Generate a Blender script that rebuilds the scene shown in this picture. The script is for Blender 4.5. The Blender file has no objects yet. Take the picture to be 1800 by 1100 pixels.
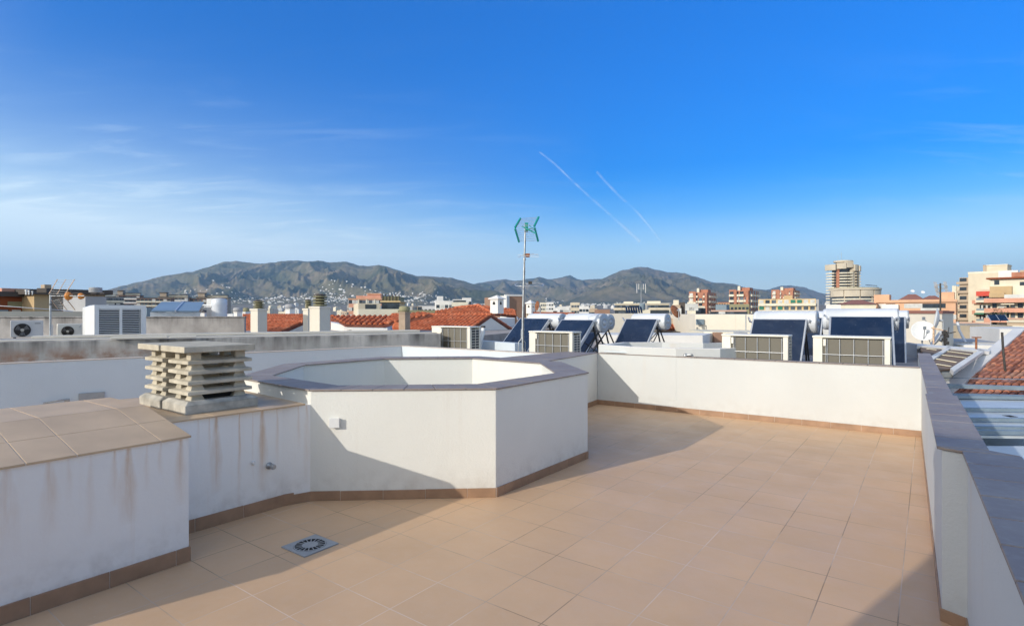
import bpy, math, random
from mathutils import Vector, Matrix, noise as mnoise
rnd = random.Random(7)
sc = bpy.context.scene
COL = sc.collection
R = math.radians
H = 1.7; F = 984.0
sc.view_settings.view_transform = 'Standard'
sc.view_settings.look = 'None'
sc.view_settings.exposure = 0.0

# photo pixel + known distance -> point in metres (camera at the origin of X/Y, eye height 1.7)
def P(x, y, Y): return Vector(((x-900)/F*Y, Y, H-(y-550)/F*Y))
def G(x, y, z=0.0):
    Y = (H-z)*F/(y-550)
    return Vector(((x-900)/F*Y, Y, z))
def rayplane(x, y, p0, n):
    d = Vector(((x-900)/F, 1.0, -(y-550)/F)); o = Vector((0,0,H))
    t = (p0-o).dot(n)/d.dot(n)
    return o+d*t

# ---------------------------------------------------------------- objects
def tag(o, label=None, cat=None, group=None, kind=None):
    if label: o['label'] = label
    if cat: o['category'] = cat
    if group: o['group'] = group
    if kind: o['kind'] = kind
    return o
def empty(name, loc=(0,0,0), rz=0.0, label=None, cat=None, group=None):
    o = bpy.data.objects.new(name, None); COL.objects.link(o)
    o.location = loc; o.rotation_euler = (0,0,rz); o.empty_display_size = .1
    return tag(o, label, cat, group)
KIDS = {}
def setparent(o, p):
    if p is not None:
        o.parent = p; KIDS.setdefault(p, []).append(o)
def copy_tree(o, parent=None):
    c = o.copy(); COL.objects.link(c); setparent(c, parent)
    for ch in KIDS.get(o, []): copy_tree(ch, c)
    return c
def relabel(o, label, group=None):
    o['label'] = label
    if group: o['group'] = group
    return o

class MB:
    def __init__(s): s.v=[]; s.f=[]; s.sm=[]
    def add(s, vs, fs, smooth=False):
        n=len(s.v); s.v += [tuple(v) for v in vs]
        for f in fs: s.f.append(tuple(i+n for i in f)); s.sm.append(smooth)
        return s
    def box(s, x0,x1,y0,y1,z0,z1, m=None):
        vs=[Vector(v) for v in ((x0,y0,z0),(x1,y0,z0),(x1,y1,z0),(x0,y1,z0),(x0,y0,z1),(x1,y0,z1),(x1,y1,z1),(x0,y1,z1))]
        if m: vs=[m@v for v in vs]
        return s.add(vs, [(0,3,2,1),(4,5,6,7),(0,1,5,4),(1,2,6,5),(2,3,7,6),(3,0,4,7)])
    def prism(s, poly, z0, z1):          # poly: list of (x,y); z0/z1 floats or lists
        n=len(poly)
        a=sum(poly[i][0]*poly[(i+1)%n][1]-poly[(i+1)%n][0]*poly[i][1] for i in range(n))
        if a<0:
            poly=poly[::-1]
            if not isinstance(z1,(int,float)): z1=z1[::-1]
            if not isinstance(z0,(int,float)): z0=z0[::-1]
        zz0=[z0]*n if isinstance(z0,(int,float)) else z0
        zz1=[z1]*n if isinstance(z1,(int,float)) else z1
        vs=[(p[0],p[1],zz0[i]) for i,p in enumerate(poly)]+[(p[0],p[1],zz1[i]) for i,p in enumerate(poly)]
        fs=[tuple(range(n-1,-1,-1)), tuple(range(n,2*n))]+[(i,(i+1)%n,n+(i+1)%n,n+i) for i in range(n)]
        return s.add(vs,fs)
    def tube(s, pts, r, n=8, cap=True, smooth=True):
        pts=[Vector(p) for p in pts]; rs = r if isinstance(r,(list,tuple)) else [r]*len(pts)
        vs=[]; 
        prev=None
        for i,p in enumerate(pts):
            d=(pts[min(i+1,len(pts)-1)]-pts[max(i-1,0)]).normalized()
            if prev is None:
                up=Vector((0,0,1)) if abs(d.z)<.9 else Vector((1,0,0))
                a=d.cross(up).normalized()
            else:
                a=(prev-d*prev.dot(d)).normalized()
            prev=a
            b=d.cross(a).normalized()
            for k in range(n):
                t=2*math.pi*k/n
                vs.append(p+(a*math.cos(t)+b*math.sin(t))*rs[i])
        fs=[]
        for i in range(len(pts)-1):
            for k in range(n):
                fs.append((i*n+k,i*n+(k+1)%n,(i+1)*n+(k+1)%n,(i+1)*n+k))
        s.add(vs,fs,smooth)
        if cap:
            m=len(pts)-1
            s.add([vs[k] for k in range(n)],[tuple(range(n-1,-1,-1))])
            s.add([vs[m*n+k] for k in range(n)],[tuple(range(n))])
        return s
    def lathe(s, prof, n=24, c=(0,0,0), m=None, smooth=True, capt=True, capb=True):
        vs=[]
        for r,z in prof:
            for k in range(n):
                t=2*math.pi*k/n
                v=Vector((r*math.cos(t),r*math.sin(t),z))
                vs.append((m@v) if m else v+Vector(c))
        fs=[(i*n+k,i*n+(k+1)%n,(i+1)*n+(k+1)%n,(i+1)*n+k) for i in range(len(prof)-1) for k in range(n)]
        s.add(vs,fs,smooth)
        if capb and prof[0][0]>1e-5: s.add(vs[:n],[tuple(range(n-1,-1,-1))])
        if capt and prof[-1][0]>1e-5: s.add(vs[-n:],[tuple(range(n))])
        return s
    def quad(s,a,b,c,d): return s.add([a,b,c,d],[(0,1,2,3)])
    def bar(s, a, b, w, h):              # rectangular bar
        a=Vector(a); b=Vector(b); d=(b-a); L=d.length; d.normalize()
        up=Vector((0,0,1)) if abs(d.z)<.95 else Vector((1,0,0))
        x=d.cross(up).normalized(); z=x.cross(d).normalized()
        m=Matrix((( x.x,d.x,z.x,a.x),(x.y,d.y,z.y,a.y),(x.z,d.z,z.z,a.z),(0,0,0,1)))
        return s.box(-w/2,w/2,0,L,-h/2,h/2,m)
    def build(s, name, mat, parent=None, bevel=0, loc=None, rz=None, seg=2):
        me=bpy.data.meshes.new(name); me.from_pydata(s.v,[],s.f)
        me.polygons.foreach_set('use_smooth', s.sm)
        me.materials.append(mat); me.update()
        o=bpy.data.objects.new(name,me); COL.objects.link(o)
        if loc is not None: o.location=loc
        if rz is not None: o.rotation_euler=(0,0,rz)
        setparent(o,parent)
        if bevel:
            b=o.modifiers.new('bevel','BEVEL'); b.width=bevel; b.segments=seg; b.limit_method='ANGLE'; b.angle_limit=R(35)
            b.use_clamp_overlap=True
        return o

# ---------------------------------------------------------------- materials
def newmat(name):
    m=bpy.data.materials.new(name); m.use_nodes=True
    nt=m.node_tree; nt.nodes.clear()
    out=nt.nodes.new('ShaderNodeOutputMaterial'); b=nt.nodes.new('ShaderNodeBsdfPrincipled')
    nt.links.new(b.outputs[0],out.inputs[0])
    return m,nt,b,out
def nd(nt,t,**k):
    n=nt.nodes.new(t)
    for a,v in k.items(): setattr(n,a,v)
    return n
def texc(nt, scale=(1,1,1), kind='Object', rot=(0,0,0), loc=(0,0,0)):
    tc=nd(nt,'ShaderNodeTexCoord'); mp=nd(nt,'ShaderNodeMapping')
    mp.inputs['Scale'].default_value=scale; mp.inputs['Rotation'].default_value=rot; mp.inputs['Location'].default_value=loc
    if kind=='World':
        g=nd(nt,'ShaderNodeNewGeometry'); nt.links.new(g.outputs['Position'],mp.inputs[0])
    else: nt.links.new(tc.outputs[kind],mp.inputs[0])
    return mp.outputs[0]
def noise(nt, vec, scale=5, detail=4, rough=.55):
    n=nd(nt,'ShaderNodeTexNoise'); n.inputs['Scale'].default_value=scale; n.inputs['Detail'].default_value=detail; n.inputs['Roughness'].default_value=rough
    nt.links.new(vec,n.inputs['Vector']); return n.outputs['Fac']
def ramp(nt, fac, stops):
    r=nd(nt,'ShaderNodeValToRGB'); e=r.color_ramp.elements
    while len(e)<len(stops): e.new(.5)
    for i,(p,c) in enumerate(stops):
        e[i].position=p; e[i].color=(c,c,c,1) if isinstance(c,(int,float)) else tuple(c)+(1,)
    nt.links.new(fac,r.inputs[0]); return r.outputs[0]
def mix(nt, fac, a, b, mode='MIX'):
    m=nd(nt,'ShaderNodeMix',data_type='RGBA',blend_type=mode)
    for s,v in ((0,fac),(6,a),(7,b)):
        if isinstance(v,(int,float)): m.inputs[s].default_value = v if s==0 else (v,v,v,1)
        elif isinstance(v,tuple): m.inputs[s].default_value=v+(1,) if len(v)==3 else v
        else: nt.links.new(v,m.inputs[s])
    return m.outputs[2]
def math_(nt, op, a, b=None, clamp=False):
    m=nd(nt,'ShaderNodeMath',operation=op,use_clamp=clamp)
    for i,v in enumerate((a,b)):
        if v is None: continue
        if isinstance(v,(int,float)): m.inputs[i].default_value=v
        else: nt.links.new(v,m.inputs[i])
    return m.outputs[0]
def bump(nt, b, h, strength=.2, dist=.01):
    n=nd(nt,'ShaderNodeBump'); n.inputs['Strength'].default_value=strength; n.inputs['Distance'].default_value=dist
    nt.links.new(h,n.inputs['Height']); nt.links.new(n.outputs[0],b.inputs['Normal'])
def plain(name, col, rough=.6, metal=0, var=.12, scale=4, bmp=0, spec=.5, coords='Object'):
    m,nt,b,_=newmat(name)
    v=texc(nt,kind=coords); f=noise(nt,v,scale,5)
    lo=tuple(c*(1-var) for c in col); hi=tuple(min(1,c*(1+var)) for c in col)
    nt.links.new(ramp(nt,f,[(.3,lo),(.7,hi)]),b.inputs['Base Color'])
    b.inputs['Roughness'].default_value=rough; b.inputs['Metallic'].default_value=metal
    b.inputs['Specular IOR Level'].default_value=spec
    if bmp: bump(nt,b,noise(nt,v,scale*12,3),bmp,.004)
    return m
def wallpaint(name, col, streaks=None, sdir=None, stain=(.42,.27,.15), ztop=1.0, zlen=.9, amt=.5, drip=7.0, base_dirt=.25, rough=.75, thr=(.60,.74), coords='World', dens=1.0):
    """painted render with rust-brown runs hanging from the top edge and grime along the foot"""
    m,nt,b,_=newmat(name)
    v=texc(nt,kind=coords)
    f=noise(nt,v,1.1,5)
    c=mix(nt,ramp(nt,f,[(.3,0),(.75,1)]),tuple(x*.93 for x in col),col)
    vs=texc(nt,scale=(drip,drip,.35),kind=coords)
    s=noise(nt,vs,1.0,4,.6)
    s=ramp(nt,s,[(thr[0],0),(thr[1],1)])
    vs2=texc(nt,scale=(drip*3,drip*3,.8),kind=coords)
    s2=ramp(nt,noise(nt,vs2,1.0,3,.5),[(.5,0),(.8,1)])
    sep=nd(nt,'ShaderNodeSeparateXYZ'); nt.links.new(v,sep.inputs[0])
    z=sep.outputs[2]
    g=nd(nt,'ShaderNodeMapRange'); g.inputs[1].default_value=ztop-zlen; g.inputs[2].default_value=ztop-.02
    nt.links.new(z,g.inputs[0])
    gg=math_(nt,'POWER',g.outputs[0],.8)
    # break the streak length up
    s=math_(nt,'MULTIPLY',s,gg)
    s2=math_(nt,'MULTIPLY',s2,math_(nt,'MULTIPLY',gg,.18))
    t=math_(nt,'MULTIPLY',math_(nt,'ADD',s,s2,True),amt*dens,True)
    c=mix(nt,t,c,stain)
    if streaks:
        sx_=math_(nt,'ADD',math_(nt,'MULTIPLY',sep.outputs[0],sdir[0]),math_(nt,'MULTIPLY',sep.outputs[1],sdir[1]))
        sx_=math_(nt,'ADD',sx_,math_(nt,'MULTIPLY',math_(nt,'SUBTRACT',noise(nt,texc(nt,scale=(3,3,6),kind=coords),1,3),.5),.035))
        br_=ramp(nt,noise(nt,texc(nt,scale=(26,26,3.2),kind=coords),1,5,.65),[(.30,.15),(.62,1)])
        tot=None
        for (s0,w,st,zt,ln) in streaks:
            dz=math_(nt,'DIVIDE',math_(nt,'SUBTRACT',zt,z),ln)                 # 0 at top .. 1 at the end
            ww=math_(nt,'ADD',w*.35,math_(nt,'MULTIPLY',math_(nt,'MINIMUM',dz,.5),w*1.6))
            g_=math_(nt,'SUBTRACT',1.0,math_(nt,'DIVIDE',math_(nt,'ABSOLUTE',math_(nt,'SUBTRACT',sx_,s0)),ww),True)
            fd=math_(nt,'MULTIPLY',math_(nt,'SUBTRACT',1.0,dz,True),math_(nt,'MULTIPLY',math_(nt,'ADD',dz,.02),40,True))
            q_=math_(nt,'MULTIPLY',math_(nt,'MULTIPLY',g_,math_(nt,'POWER',fd,.7)),st)
            tot=q_ if tot is None else math_(nt,'ADD',tot,q_)
        c=mix(nt,math_(nt,'MULTIPLY',tot,br_,True),c,stain)
    if base_dirt:
        d=nd(nt,'ShaderNodeMapRange'); d.inputs[1].default_value=.32; d.inputs[2].default_value=.08
        nt.links.new(z,d.inputs[0])
        dn=ramp(nt,noise(nt,v,9,5),[(.42,0),(.75,1)])
        c=mix(nt,math_(nt,'MULTIPLY',math_(nt,'MULTIPLY',d.outputs[0],dn),base_dirt),c,(.36,.30,.24))
    nt.links.new(c,b.inputs['Base Color'])
    b.inputs['Roughness'].default_value=rough; b.inputs['Specular IOR Level'].default_value=.3
    h=math_(nt,'ADD',noise(nt,v,60,4),math_(nt,'MULTIPLY',noise(nt,v,4,3),1.2))
    bump(nt,b,h,.4,.006)
    return m
# ---------------------------------------------------------------- light, sky, camera
SUN_AZ=51.5; SUN_EL=19.0
sd=Vector((math.sin(R(SUN_AZ))*math.cos(R(SUN_EL)), math.cos(R(SUN_AZ))*math.cos(R(SUN_EL)), -math.sin(R(SUN_EL))))
L=bpy.data.lights.new('sun','SUN'); L.energy=2.45; L.angle=R(.5); L.color=(1.0,.93,.82)
lo=bpy.data.objects.new('sun',L); COL.objects.link(lo); lo.rotation_euler=sd.to_track_quat('-Z','Y').to_euler(); lo.location=(-20,-20,30)
cam=bpy.data.cameras.new('camera'); co=bpy.data.objects.new('camera',cam); COL.objects.link(co)
co.location=(0,0,H); co.rotation_euler=(R(90),0,0); cam.sensor_width=36; cam.lens=F/1800*36; cam.clip_end=100000; cam.clip_start=.05
sc.camera=co
W=bpy.data.worlds.new('World'); sc.world=W; W.use_nodes=True
nt=W.node_tree; nt.nodes.clear()
wo=nd(nt,'ShaderNodeOutputWorld'); bg=nd(nt,'ShaderNodeBackground'); sky=nd(nt,'ShaderNodeTexSky',sky_type='NISHITA')
sky.sun_disc=False; sky.sun_elevation=R(SUN_EL); sky.sun_rotation=R(SUN_AZ+180)
sky.altitude=0; sky.air_density=1.0; sky.dust_density=.6; sky.ozone_density=2.5
SKY_STR=.15
sc.view_settings.exposure=.76
tc=nd(nt,'ShaderNodeTexCoord'); sp=nd(nt,'ShaderNodeSeparateXYZ'); nt.links.new(tc.outputs['Generated'],sp.inputs[0])
TINT=[(0.0,(.60,.72,.86)),(.05,(.58,.70,.84)),(.10,(.50,.66,.80)),(.17,(.10,.45,.78)),(.246,(.0,.36,.80)),(.36,(.0,.38,.88)),(.474,(.0,.41,.96)),(.7,(.30,.65,1.0)),(1.0,(.6,.8,1.0))]
tint=ramp(nt,sp.outputs[2],TINT)
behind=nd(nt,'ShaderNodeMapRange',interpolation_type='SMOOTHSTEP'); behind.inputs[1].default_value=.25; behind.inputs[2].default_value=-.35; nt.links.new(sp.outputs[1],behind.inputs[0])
tint=mix(nt,behind.outputs[0],tint,(1.0,1.0,1.0))  # sky behind the camera left brighter, to raise fill on shaded faces
tinted=mix(nt,1.0,sky.outputs[0],tint,'MULTIPLY')
# milky glow added to the unseen sky round the sun, as neutral fill
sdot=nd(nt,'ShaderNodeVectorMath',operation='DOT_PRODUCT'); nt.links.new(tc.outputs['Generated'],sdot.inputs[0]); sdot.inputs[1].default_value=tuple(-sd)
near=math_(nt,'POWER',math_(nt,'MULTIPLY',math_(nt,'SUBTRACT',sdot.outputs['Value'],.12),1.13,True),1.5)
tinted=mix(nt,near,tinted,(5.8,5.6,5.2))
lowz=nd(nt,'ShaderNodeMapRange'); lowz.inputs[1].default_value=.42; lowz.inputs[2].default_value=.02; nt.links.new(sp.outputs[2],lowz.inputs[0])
tinted=mix(nt,math_(nt,'MULTIPLY',math_(nt,'MULTIPLY',behind.outputs[0],lowz.outputs[0]),.85),tinted,(8.6,8.3,7.3))  # pale low sky band added behind the camera to fill the shaded walls
# cirrus on a high flat layer: direction / height
zc=math_(nt,'MAXIMUM',sp.outputs[2],.02)
zc=math_(nt,'ADD',zc,.08)
cx=math_(nt,'DIVIDE',sp.outputs[0],zc); cy=math_(nt,'DIVIDE',sp.outputs[1],zc)
cb=nd(nt,'ShaderNodeCombineXYZ'); nt.links.new(cx,cb.inputs[0]); nt.links.new(cy,cb.inputs[1])
mp=nd(nt,'ShaderNodeMapping'); mp.inputs['Rotation'].default_value=(0,0,R(-28)); mp.inputs['Scale'].default_value=(1.3,4.2,1); mp.inputs['Location'].default_value=(3.1,1.2,0)
nt.links.new(cb.outputs[0],mp.inputs[0])
n1=nd(nt,'ShaderNodeTexNoise'); n1.inputs['Scale'].default_value=.9; n1.inputs['Detail'].default_value=8; n1.inputs['Roughness'].default_value=.62; n1.inputs['Distortion'].default_value=.6
nt.links.new(mp.outputs[0],n1.inputs['Vector'])
mp2=nd(nt,'ShaderNodeMapping'); mp2.inputs['Scale'].default_value=(.28,.28,1); mp2.inputs['Location'].default_value=(5.3,7.7,0); nt.links.new(cb.outputs[0],mp2.inputs[0])
n2=nd(nt,'ShaderNodeTexNoise'); n2.inputs['Scale'].default_value=1.0; n2.inputs['Detail'].default_value=3; nt.links.new(mp2.outputs[0],n2.inputs['Vector'])
wisp=math_(nt,'MULTIPLY',ramp(nt,n1.outputs['Fac'],[(.52,0),(.72,1)]),ramp(nt,n2.outputs['Fac'],[(.38,0),(.62,1)]))
lowf=nd(nt,'ShaderNodeMapRange'); lowf.inputs[1].default_value=.46; lowf.inputs[2].default_value=.10; nt.links.new(sp.outputs[2],lowf.inputs[0])
# a milky veil toward the left and the horizon
leftf=nd(nt,'ShaderNodeMapRange'); leftf.inputs[1].default_value=.15; leftf.inputs[2].default_value=-.65; nt.links.new(sp.outputs[0],leftf.inputs[0])
veil=math_(nt,'MULTIPLY',math_(nt,'MULTIPLY',leftf.outputs[0],math_(nt,'POWER',lowf.outputs[0],2.8)),math_(nt,'ADD',math_(nt,'MULTIPLY',n1.outputs['Fac'],.4),.28))
rightf=nd(nt,'ShaderNodeMapRange'); rightf.inputs[1].default_value=.38; rightf.inputs[2].default_value=.62; nt.links.new(sp.outputs[0],rightf.inputs[0])
side=math_(nt,'ADD',math_(nt,'ADD',leftf.outputs[0],math_(nt,'MULTIPLY',rightf.outputs[0],.8)),.10,True)
wisp=math_(nt,'MULTIPLY',math_(nt,'MULTIPLY',wisp,side),math_(nt,'MULTIPLY',math_(nt,'POWER',lowf.outputs[0],1.3),.5))
hz=nd(nt,'ShaderNodeMapRange'); hz.inputs[1].default_value=.22; hz.inputs[2].default_value=0.0; nt.links.new(sp.outputs[2],hz.inputs[0])
hz2=math_(nt,'MULTIPLY',math_(nt,'POWER',hz.outputs[0],1.5),.72)
tot=math_(nt,'ADD',math_(nt,'ADD',wisp,math_(nt,'MULTIPLY',veil,2.2)),hz2,True)
skyc=mix(nt,tot,tinted,(3.6,4.4,4.95))
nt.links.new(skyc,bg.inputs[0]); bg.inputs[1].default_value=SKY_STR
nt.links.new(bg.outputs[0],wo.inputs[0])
WHITE=(.61,.62,.60)  # same white render as the shaded walls, colour lowered to tame direct sun
M={}
M['wall_white']=wallpaint('wall_white',WHITE,stain=(.60,.44,.30),ztop=.96,zlen=.85,amt=.34,drip=2.4,base_dirt=.25)
_A=(math.sin(R(36)),math.cos(R(36))); _cn=Vector((_A[1],-_A[0],0))
def _sw(px,py,p0):
    q=rayplane(px,py,Vector((p0[0]*H,p0[1]*H,0)),_cn); return q.x*_A[0]+q.y*_A[1]
ST=[(_sw(x,y,(-1.306,2.262)),w,st,.84,ln) for x,y,w,st,ln in ((88,870,.05,.55,.42),(225,830,.055,.9,.48),(200,830,.03,.5,.35),(158,850,.03,.3,.5),(318,830,.045,.6,.45),(12,880,.06,.45,.5),(283,800,.02,.5,.22),(258,810,.02,.3,.3),(120,850,.02,.3,.25))]
ST+=[(_sw(x,y,(-1.19,2.905)),w,st,.87,ln) for x,y,w,st,ln in ((382,790,.045,1.0,.62),(422,800,.018,.75,.8),(462,790,.05,.95,.70),(370,780,.015,.5,.3),(487,790,.02,.5,.5),(520,780,.02,.4,.4),(350,790,.02,.3,.3),(445,790,.012,.4,.6),(532,780,.03,.4,.75))]
M['wall_stained']=wallpaint('wall_stained',(.87,.85,.81),stain=(.58,.34,.15),ztop=.90,zlen=.95,amt=.5,drip=5.5,base_dirt=.45,thr=(.62,.74),streaks=ST,sdir=_A)  # same white render, base colour lightened to lift the shade on these faces
M['wall_clean']=wallpaint('wall_clean',(.60,.665,.71),amt=.05,base_dirt=0,ztop=1.0)  # white render with the blue of skylit shade put into its colour
M['wall_octagon']=wallpaint('wall_octagon',(.77,.76,.70),stain=(.55,.46,.36),ztop=1.02,zlen=.9,amt=.18,drip=9,base_dirt=.35)  # same white render, lightened in colour to lift its shaded side
M['plaster_cream']=wallpaint('plaster_cream',(.72,.66,.55),ztop=1.6,zlen=1.2,amt=.18,base_dirt=0,stain=(.4,.32,.25))
M['concrete_old']=None
def oldwall(name, col, ztop, brown=None, z0=None, dark=(.07,.065,.06)):
    m,nt,b,_=newmat(name)
    v=texc(nt,kind='World')
    c=mix(nt,ramp(nt,noise(nt,v,1.4,6,.6),[(.32,0),(.7,1)]),tuple(x*.62 for x in col),col)
    c=mix(nt,ramp(nt,noise(nt,v,5,5,.6),[(.5,0),(.8,.55)]),c,tuple(x*.55 for x in col))
    sep=nd(nt,'ShaderNodeSeparateXYZ'); nt.links.new(v,sep.inputs[0])
    g=nd(nt,'ShaderNodeMapRange'); g.inputs[1].default_value=ztop-.45; g.inputs[2].default_value=ztop; nt.links.new(sep.outputs[2],g.inputs[0])
    s=ramp(nt,noise(nt,texc(nt,scale=(5,5,.5),kind='World'),1,4,.6),[(.40,0),(.70,1)])
    t=math_(nt,'MULTIPLY',math_(nt,'POWER',g.outputs[0],1.5),s)
    c=mix(nt,math_(nt,'MULTIPLY',t,.85),c,dark)
    if brown:
        q=nd(nt,'ShaderNodeMapRange'); q.inputs[1].default_value=brown[0]; q.inputs[2].default_value=brown[0]-brown[1]; nt.links.new(sep.outputs[2],q.inputs[0])
        qx=nd(nt,'ShaderNodeMapRange'); qx.inputs[1].default_value=brown[2]; qx.inputs[2].default_value=brown[2]-2.2; nt.links.new(sep.outputs[0],qx.inputs[0])
        bn=ramp(nt,noise(nt,v,3,6,.65),[(.38,0),(.6,1)])
        c=mix(nt,math_(nt,'MULTIPLY',math_(nt,'MULTIPLY',q.outputs[0],qx.outputs[0]),bn),c,(.30,.185,.13))
    nt.links.new(c,b.inputs['Base Color']); b.inputs['Roughness'].default_value=.9; b.inputs['Specular IOR Level'].default_value=.2
    bump(nt,b,noise(nt,v,35,5),.35,.01)
    return m
M['grey_wall']=oldwall('grey_wall',(.60,.56,.51),1.19,(1.12,.2,-4.5))
M['grey_wall_far']=oldwall('grey_wall_far',(.54,.50,.46),1.58)
M['terracotta_stained']=oldwall('terracotta_stained',(.50,.38,.28),1.9)
def tilefloor(name, size, base, joint, rot=0, mort=.006, var=.10, off=(0,0,0), rough=.5):
    m,nt,b,_=newmat(name)
    v=texc(nt,kind='World',rot=(0,0,rot),loc=off)
    br=nd(nt,'ShaderNodeTexBrick'); br.offset=0; br.squash=1
    br.inputs['Scale'].default_value=1; br.inputs['Brick Width'].default_value=size; br.inputs['Row Height'].default_value=size
    br.inputs['Mortar Size'].default_value=mort/2; br.inputs['Mortar Smooth'].default_value=.15; br.inputs['Bias'].default_value=0
    br.inputs['Color1'].default_value=tuple(x*(1-var) for x in base)+(1,); br.inputs['Color2'].default_value=tuple(x*(1+var) for x in base)+(1,)
    nt.links.new(v,br.inputs['Vector'])
    jn=ramp(nt,noise(nt,v,.9,4),[(.42,tuple(x*.5 for x in base)),(.60,joint)])
    nt.links.new(jn,br.inputs['Mortar'])
    c=br.outputs['Color']
    c=mix(nt,ramp(nt,noise(nt,v,1.3,6,.6),[(.35,.0),(.75,.42)]),c,tuple(x*.72 for x in base))
    c=mix(nt,ramp(nt,noise(nt,v,14,5,.7),[(.45,.0),(.8,.16)]),c,(.62,.52,.42))
    sp_=ramp(nt,noise(nt,v,55,2,.5),[(.72,.0),(.78,.35)])
    c=mix(nt,sp_,c,(.70,.62,.53))
    nt.links.new(c,b.inputs['Base Color'])
    rr=ramp(nt,noise(nt,v,3,4),[(.3,rough-.1),(.7,rough+.12)])
    nt.links.new(rr,b.inputs['Roughness']); b.inputs['Specular IOR Level'].default_value=.4
    h=math_(nt,'SUBTRACT',math_(nt,'MULTIPLY',noise(nt,v,90,3),.12),br.outputs['Fac'])
    bump(nt,b,h,.35,.003)
    return m
M['floor_tile']=tilefloor('floor_tile',.392,(.67,.43,.247),(.74,.56,.42),rot=R(36.6),off=(-.26,-.207,0),var=.04,mort=.007)
M['cap_tile']=plain('cap_tile',(.56,.40,.25),.55,var=.14,scale=2.2,bmp=.12,coords='World')
M['skirt']=plain('skirt',(.33,.20,.12),.5,var=.2,scale=6,bmp=.1,coords='World')
M['grout']=plain('grout',(.58,.50,.42),.9,var=.15,scale=9)
M['grout_dark']=plain('grout_dark',(.12,.10,.10),.9,var=.2,scale=9)
def copingmat():
    m,nt,b,_=newmat('coping_tile')
    v=texc(nt,kind='World')
    c=ramp(nt,noise(nt,v,2.5,6,.6),[(.3,(.235,.185,.165)),(.55,(.29,.235,.20)),(.8,(.38,.32,.275))])
    c=mix(nt,ramp(nt,noise(nt,v,22,4,.65),[(.5,0),(.85,.5)]),c,(.40,.36,.32)); c=mix(nt,ramp(nt,noise(nt,v,7,5,.7),[(.62,0),(.70,.5)]),c,(.46,.44,.40))
    nt.links.new(c,b.inputs['Base Color']); b.inputs['Roughness'].default_value=.55; b.inputs['Specular IOR Level'].default_value=.4
    bump(nt,b,noise(nt,v,40,4),.12,.003)
    return m
M['coping']=copingmat()
M['concrete']=plain('concrete',(.50,.45,.355),.9,var=.22,scale=7,bmp=.5,coords='World',spec=.2)
M['concrete_base']=plain('concrete_base',(.44,.41,.35),.9,var=.3,scale=9,bmp=.5,coords='World',spec=.2)
M['grey_plastic']=plain('grey_plastic',(.33,.34,.345),.5,var=.08,scale=20)
M['dark_hole']=plain('dark_hole',(.012,.012,.012),.9,var=.05)
M['white_plastic']=plain('white_plastic',(.74,.74,.72),.35,var=.04)
M['galv']=plain('galv',(.42,.44,.45),.42,.65,var=.25,scale=14)
M['ac_casing']=plain('ac_casing',(.74,.70,.60),.45,var=.07,scale=3,coords='Object')
M['ac_white']=plain('ac_white',(.60,.58,.55),.45,var=.06,scale=3)
M['ac_dark']=plain('ac_dark',(.035,.035,.038),.6,var=.2,scale=10)
M['fan_brown']=plain('fan_brown',(.055,.045,.035),.5,var=.2,scale=10)
M['fan_hub']=plain('fan_hub',(.50,.46,.38),.5)
def finmat():
    m,nt,b,_=newmat('coil_fins')
    v=texc(nt,kind='Object')
    w=nd(nt,'ShaderNodeTexWave',wave_type='BANDS',bands_direction='Z'); w.inputs['Scale'].default_value=22; w.inputs['Distortion'].default_value=.4
    nt.links.new(v,w.inputs['Vector'])
    c=ramp(nt,w.outputs['Fac'],[(.2,(.10,.09,.07)),(.8,(.19,.175,.135))])
    c=mix(nt,ramp(nt,noise(nt,v,5,5),[(.4,0),(.8,.5)]),c,(.14,.12,.09))
    nt.links.new(c,b.inputs['Base Color']); b.inputs['Roughness'].default_value=.6
    return m
M['fins']=finmat()
def solarmat():
    m,nt,b,_=newmat('solar_glass')
    v=texc(nt,kind='Object')
    c=mix(nt,ramp(nt,noise(nt,v,1.2,3),[(.3,0),(.8,1)]),(.006,.014,.038),(.012,.028,.065))
    c=mix(nt,ramp(nt,noise(nt,v,38,2,.4),[(.74,0),(.78,.4)]),c,(.5,.52,.55))
    c=mix(nt,ramp(nt,noise(nt,v,3,6,.7),[(.5,0),(.9,.10)]),c,(.35,.38,.42))
    nt.links.new(c,b.inputs['Base Color']); b.inputs['Roughness'].default_value=.14; b.inputs['Specular IOR Level'].default_value=.5
    return m
M['solar']=solarmat()
M['alu']=plain('alu',(.62,.63,.64),.35,.6,var=.1,scale=8)
M['tank']=plain('tank',(.66,.68,.70),.42,.05,var=.07,scale=2.5)
M['tank_end']=plain('tank_end',(.46,.48,.50),.42,.3,var=.1,scale=5)
M['steel_dark']=plain('steel_dark',(.06,.055,.05),.6,.3,var=.3,scale=12)
M['teal']=plain('teal',(.0,.26,.22),.4,var=.05)
M['orange']=plain('orange',(.62,.22,.03),.5,var=.1,scale=8)
M['rust']=plain('rust',(.26,.10,.045),.85,var=.4,scale=12,bmp=.3)
M['rust_pale']=plain('rust_pale',(.60,.42,.28),.6,.2,var=.3,scale=20)
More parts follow.
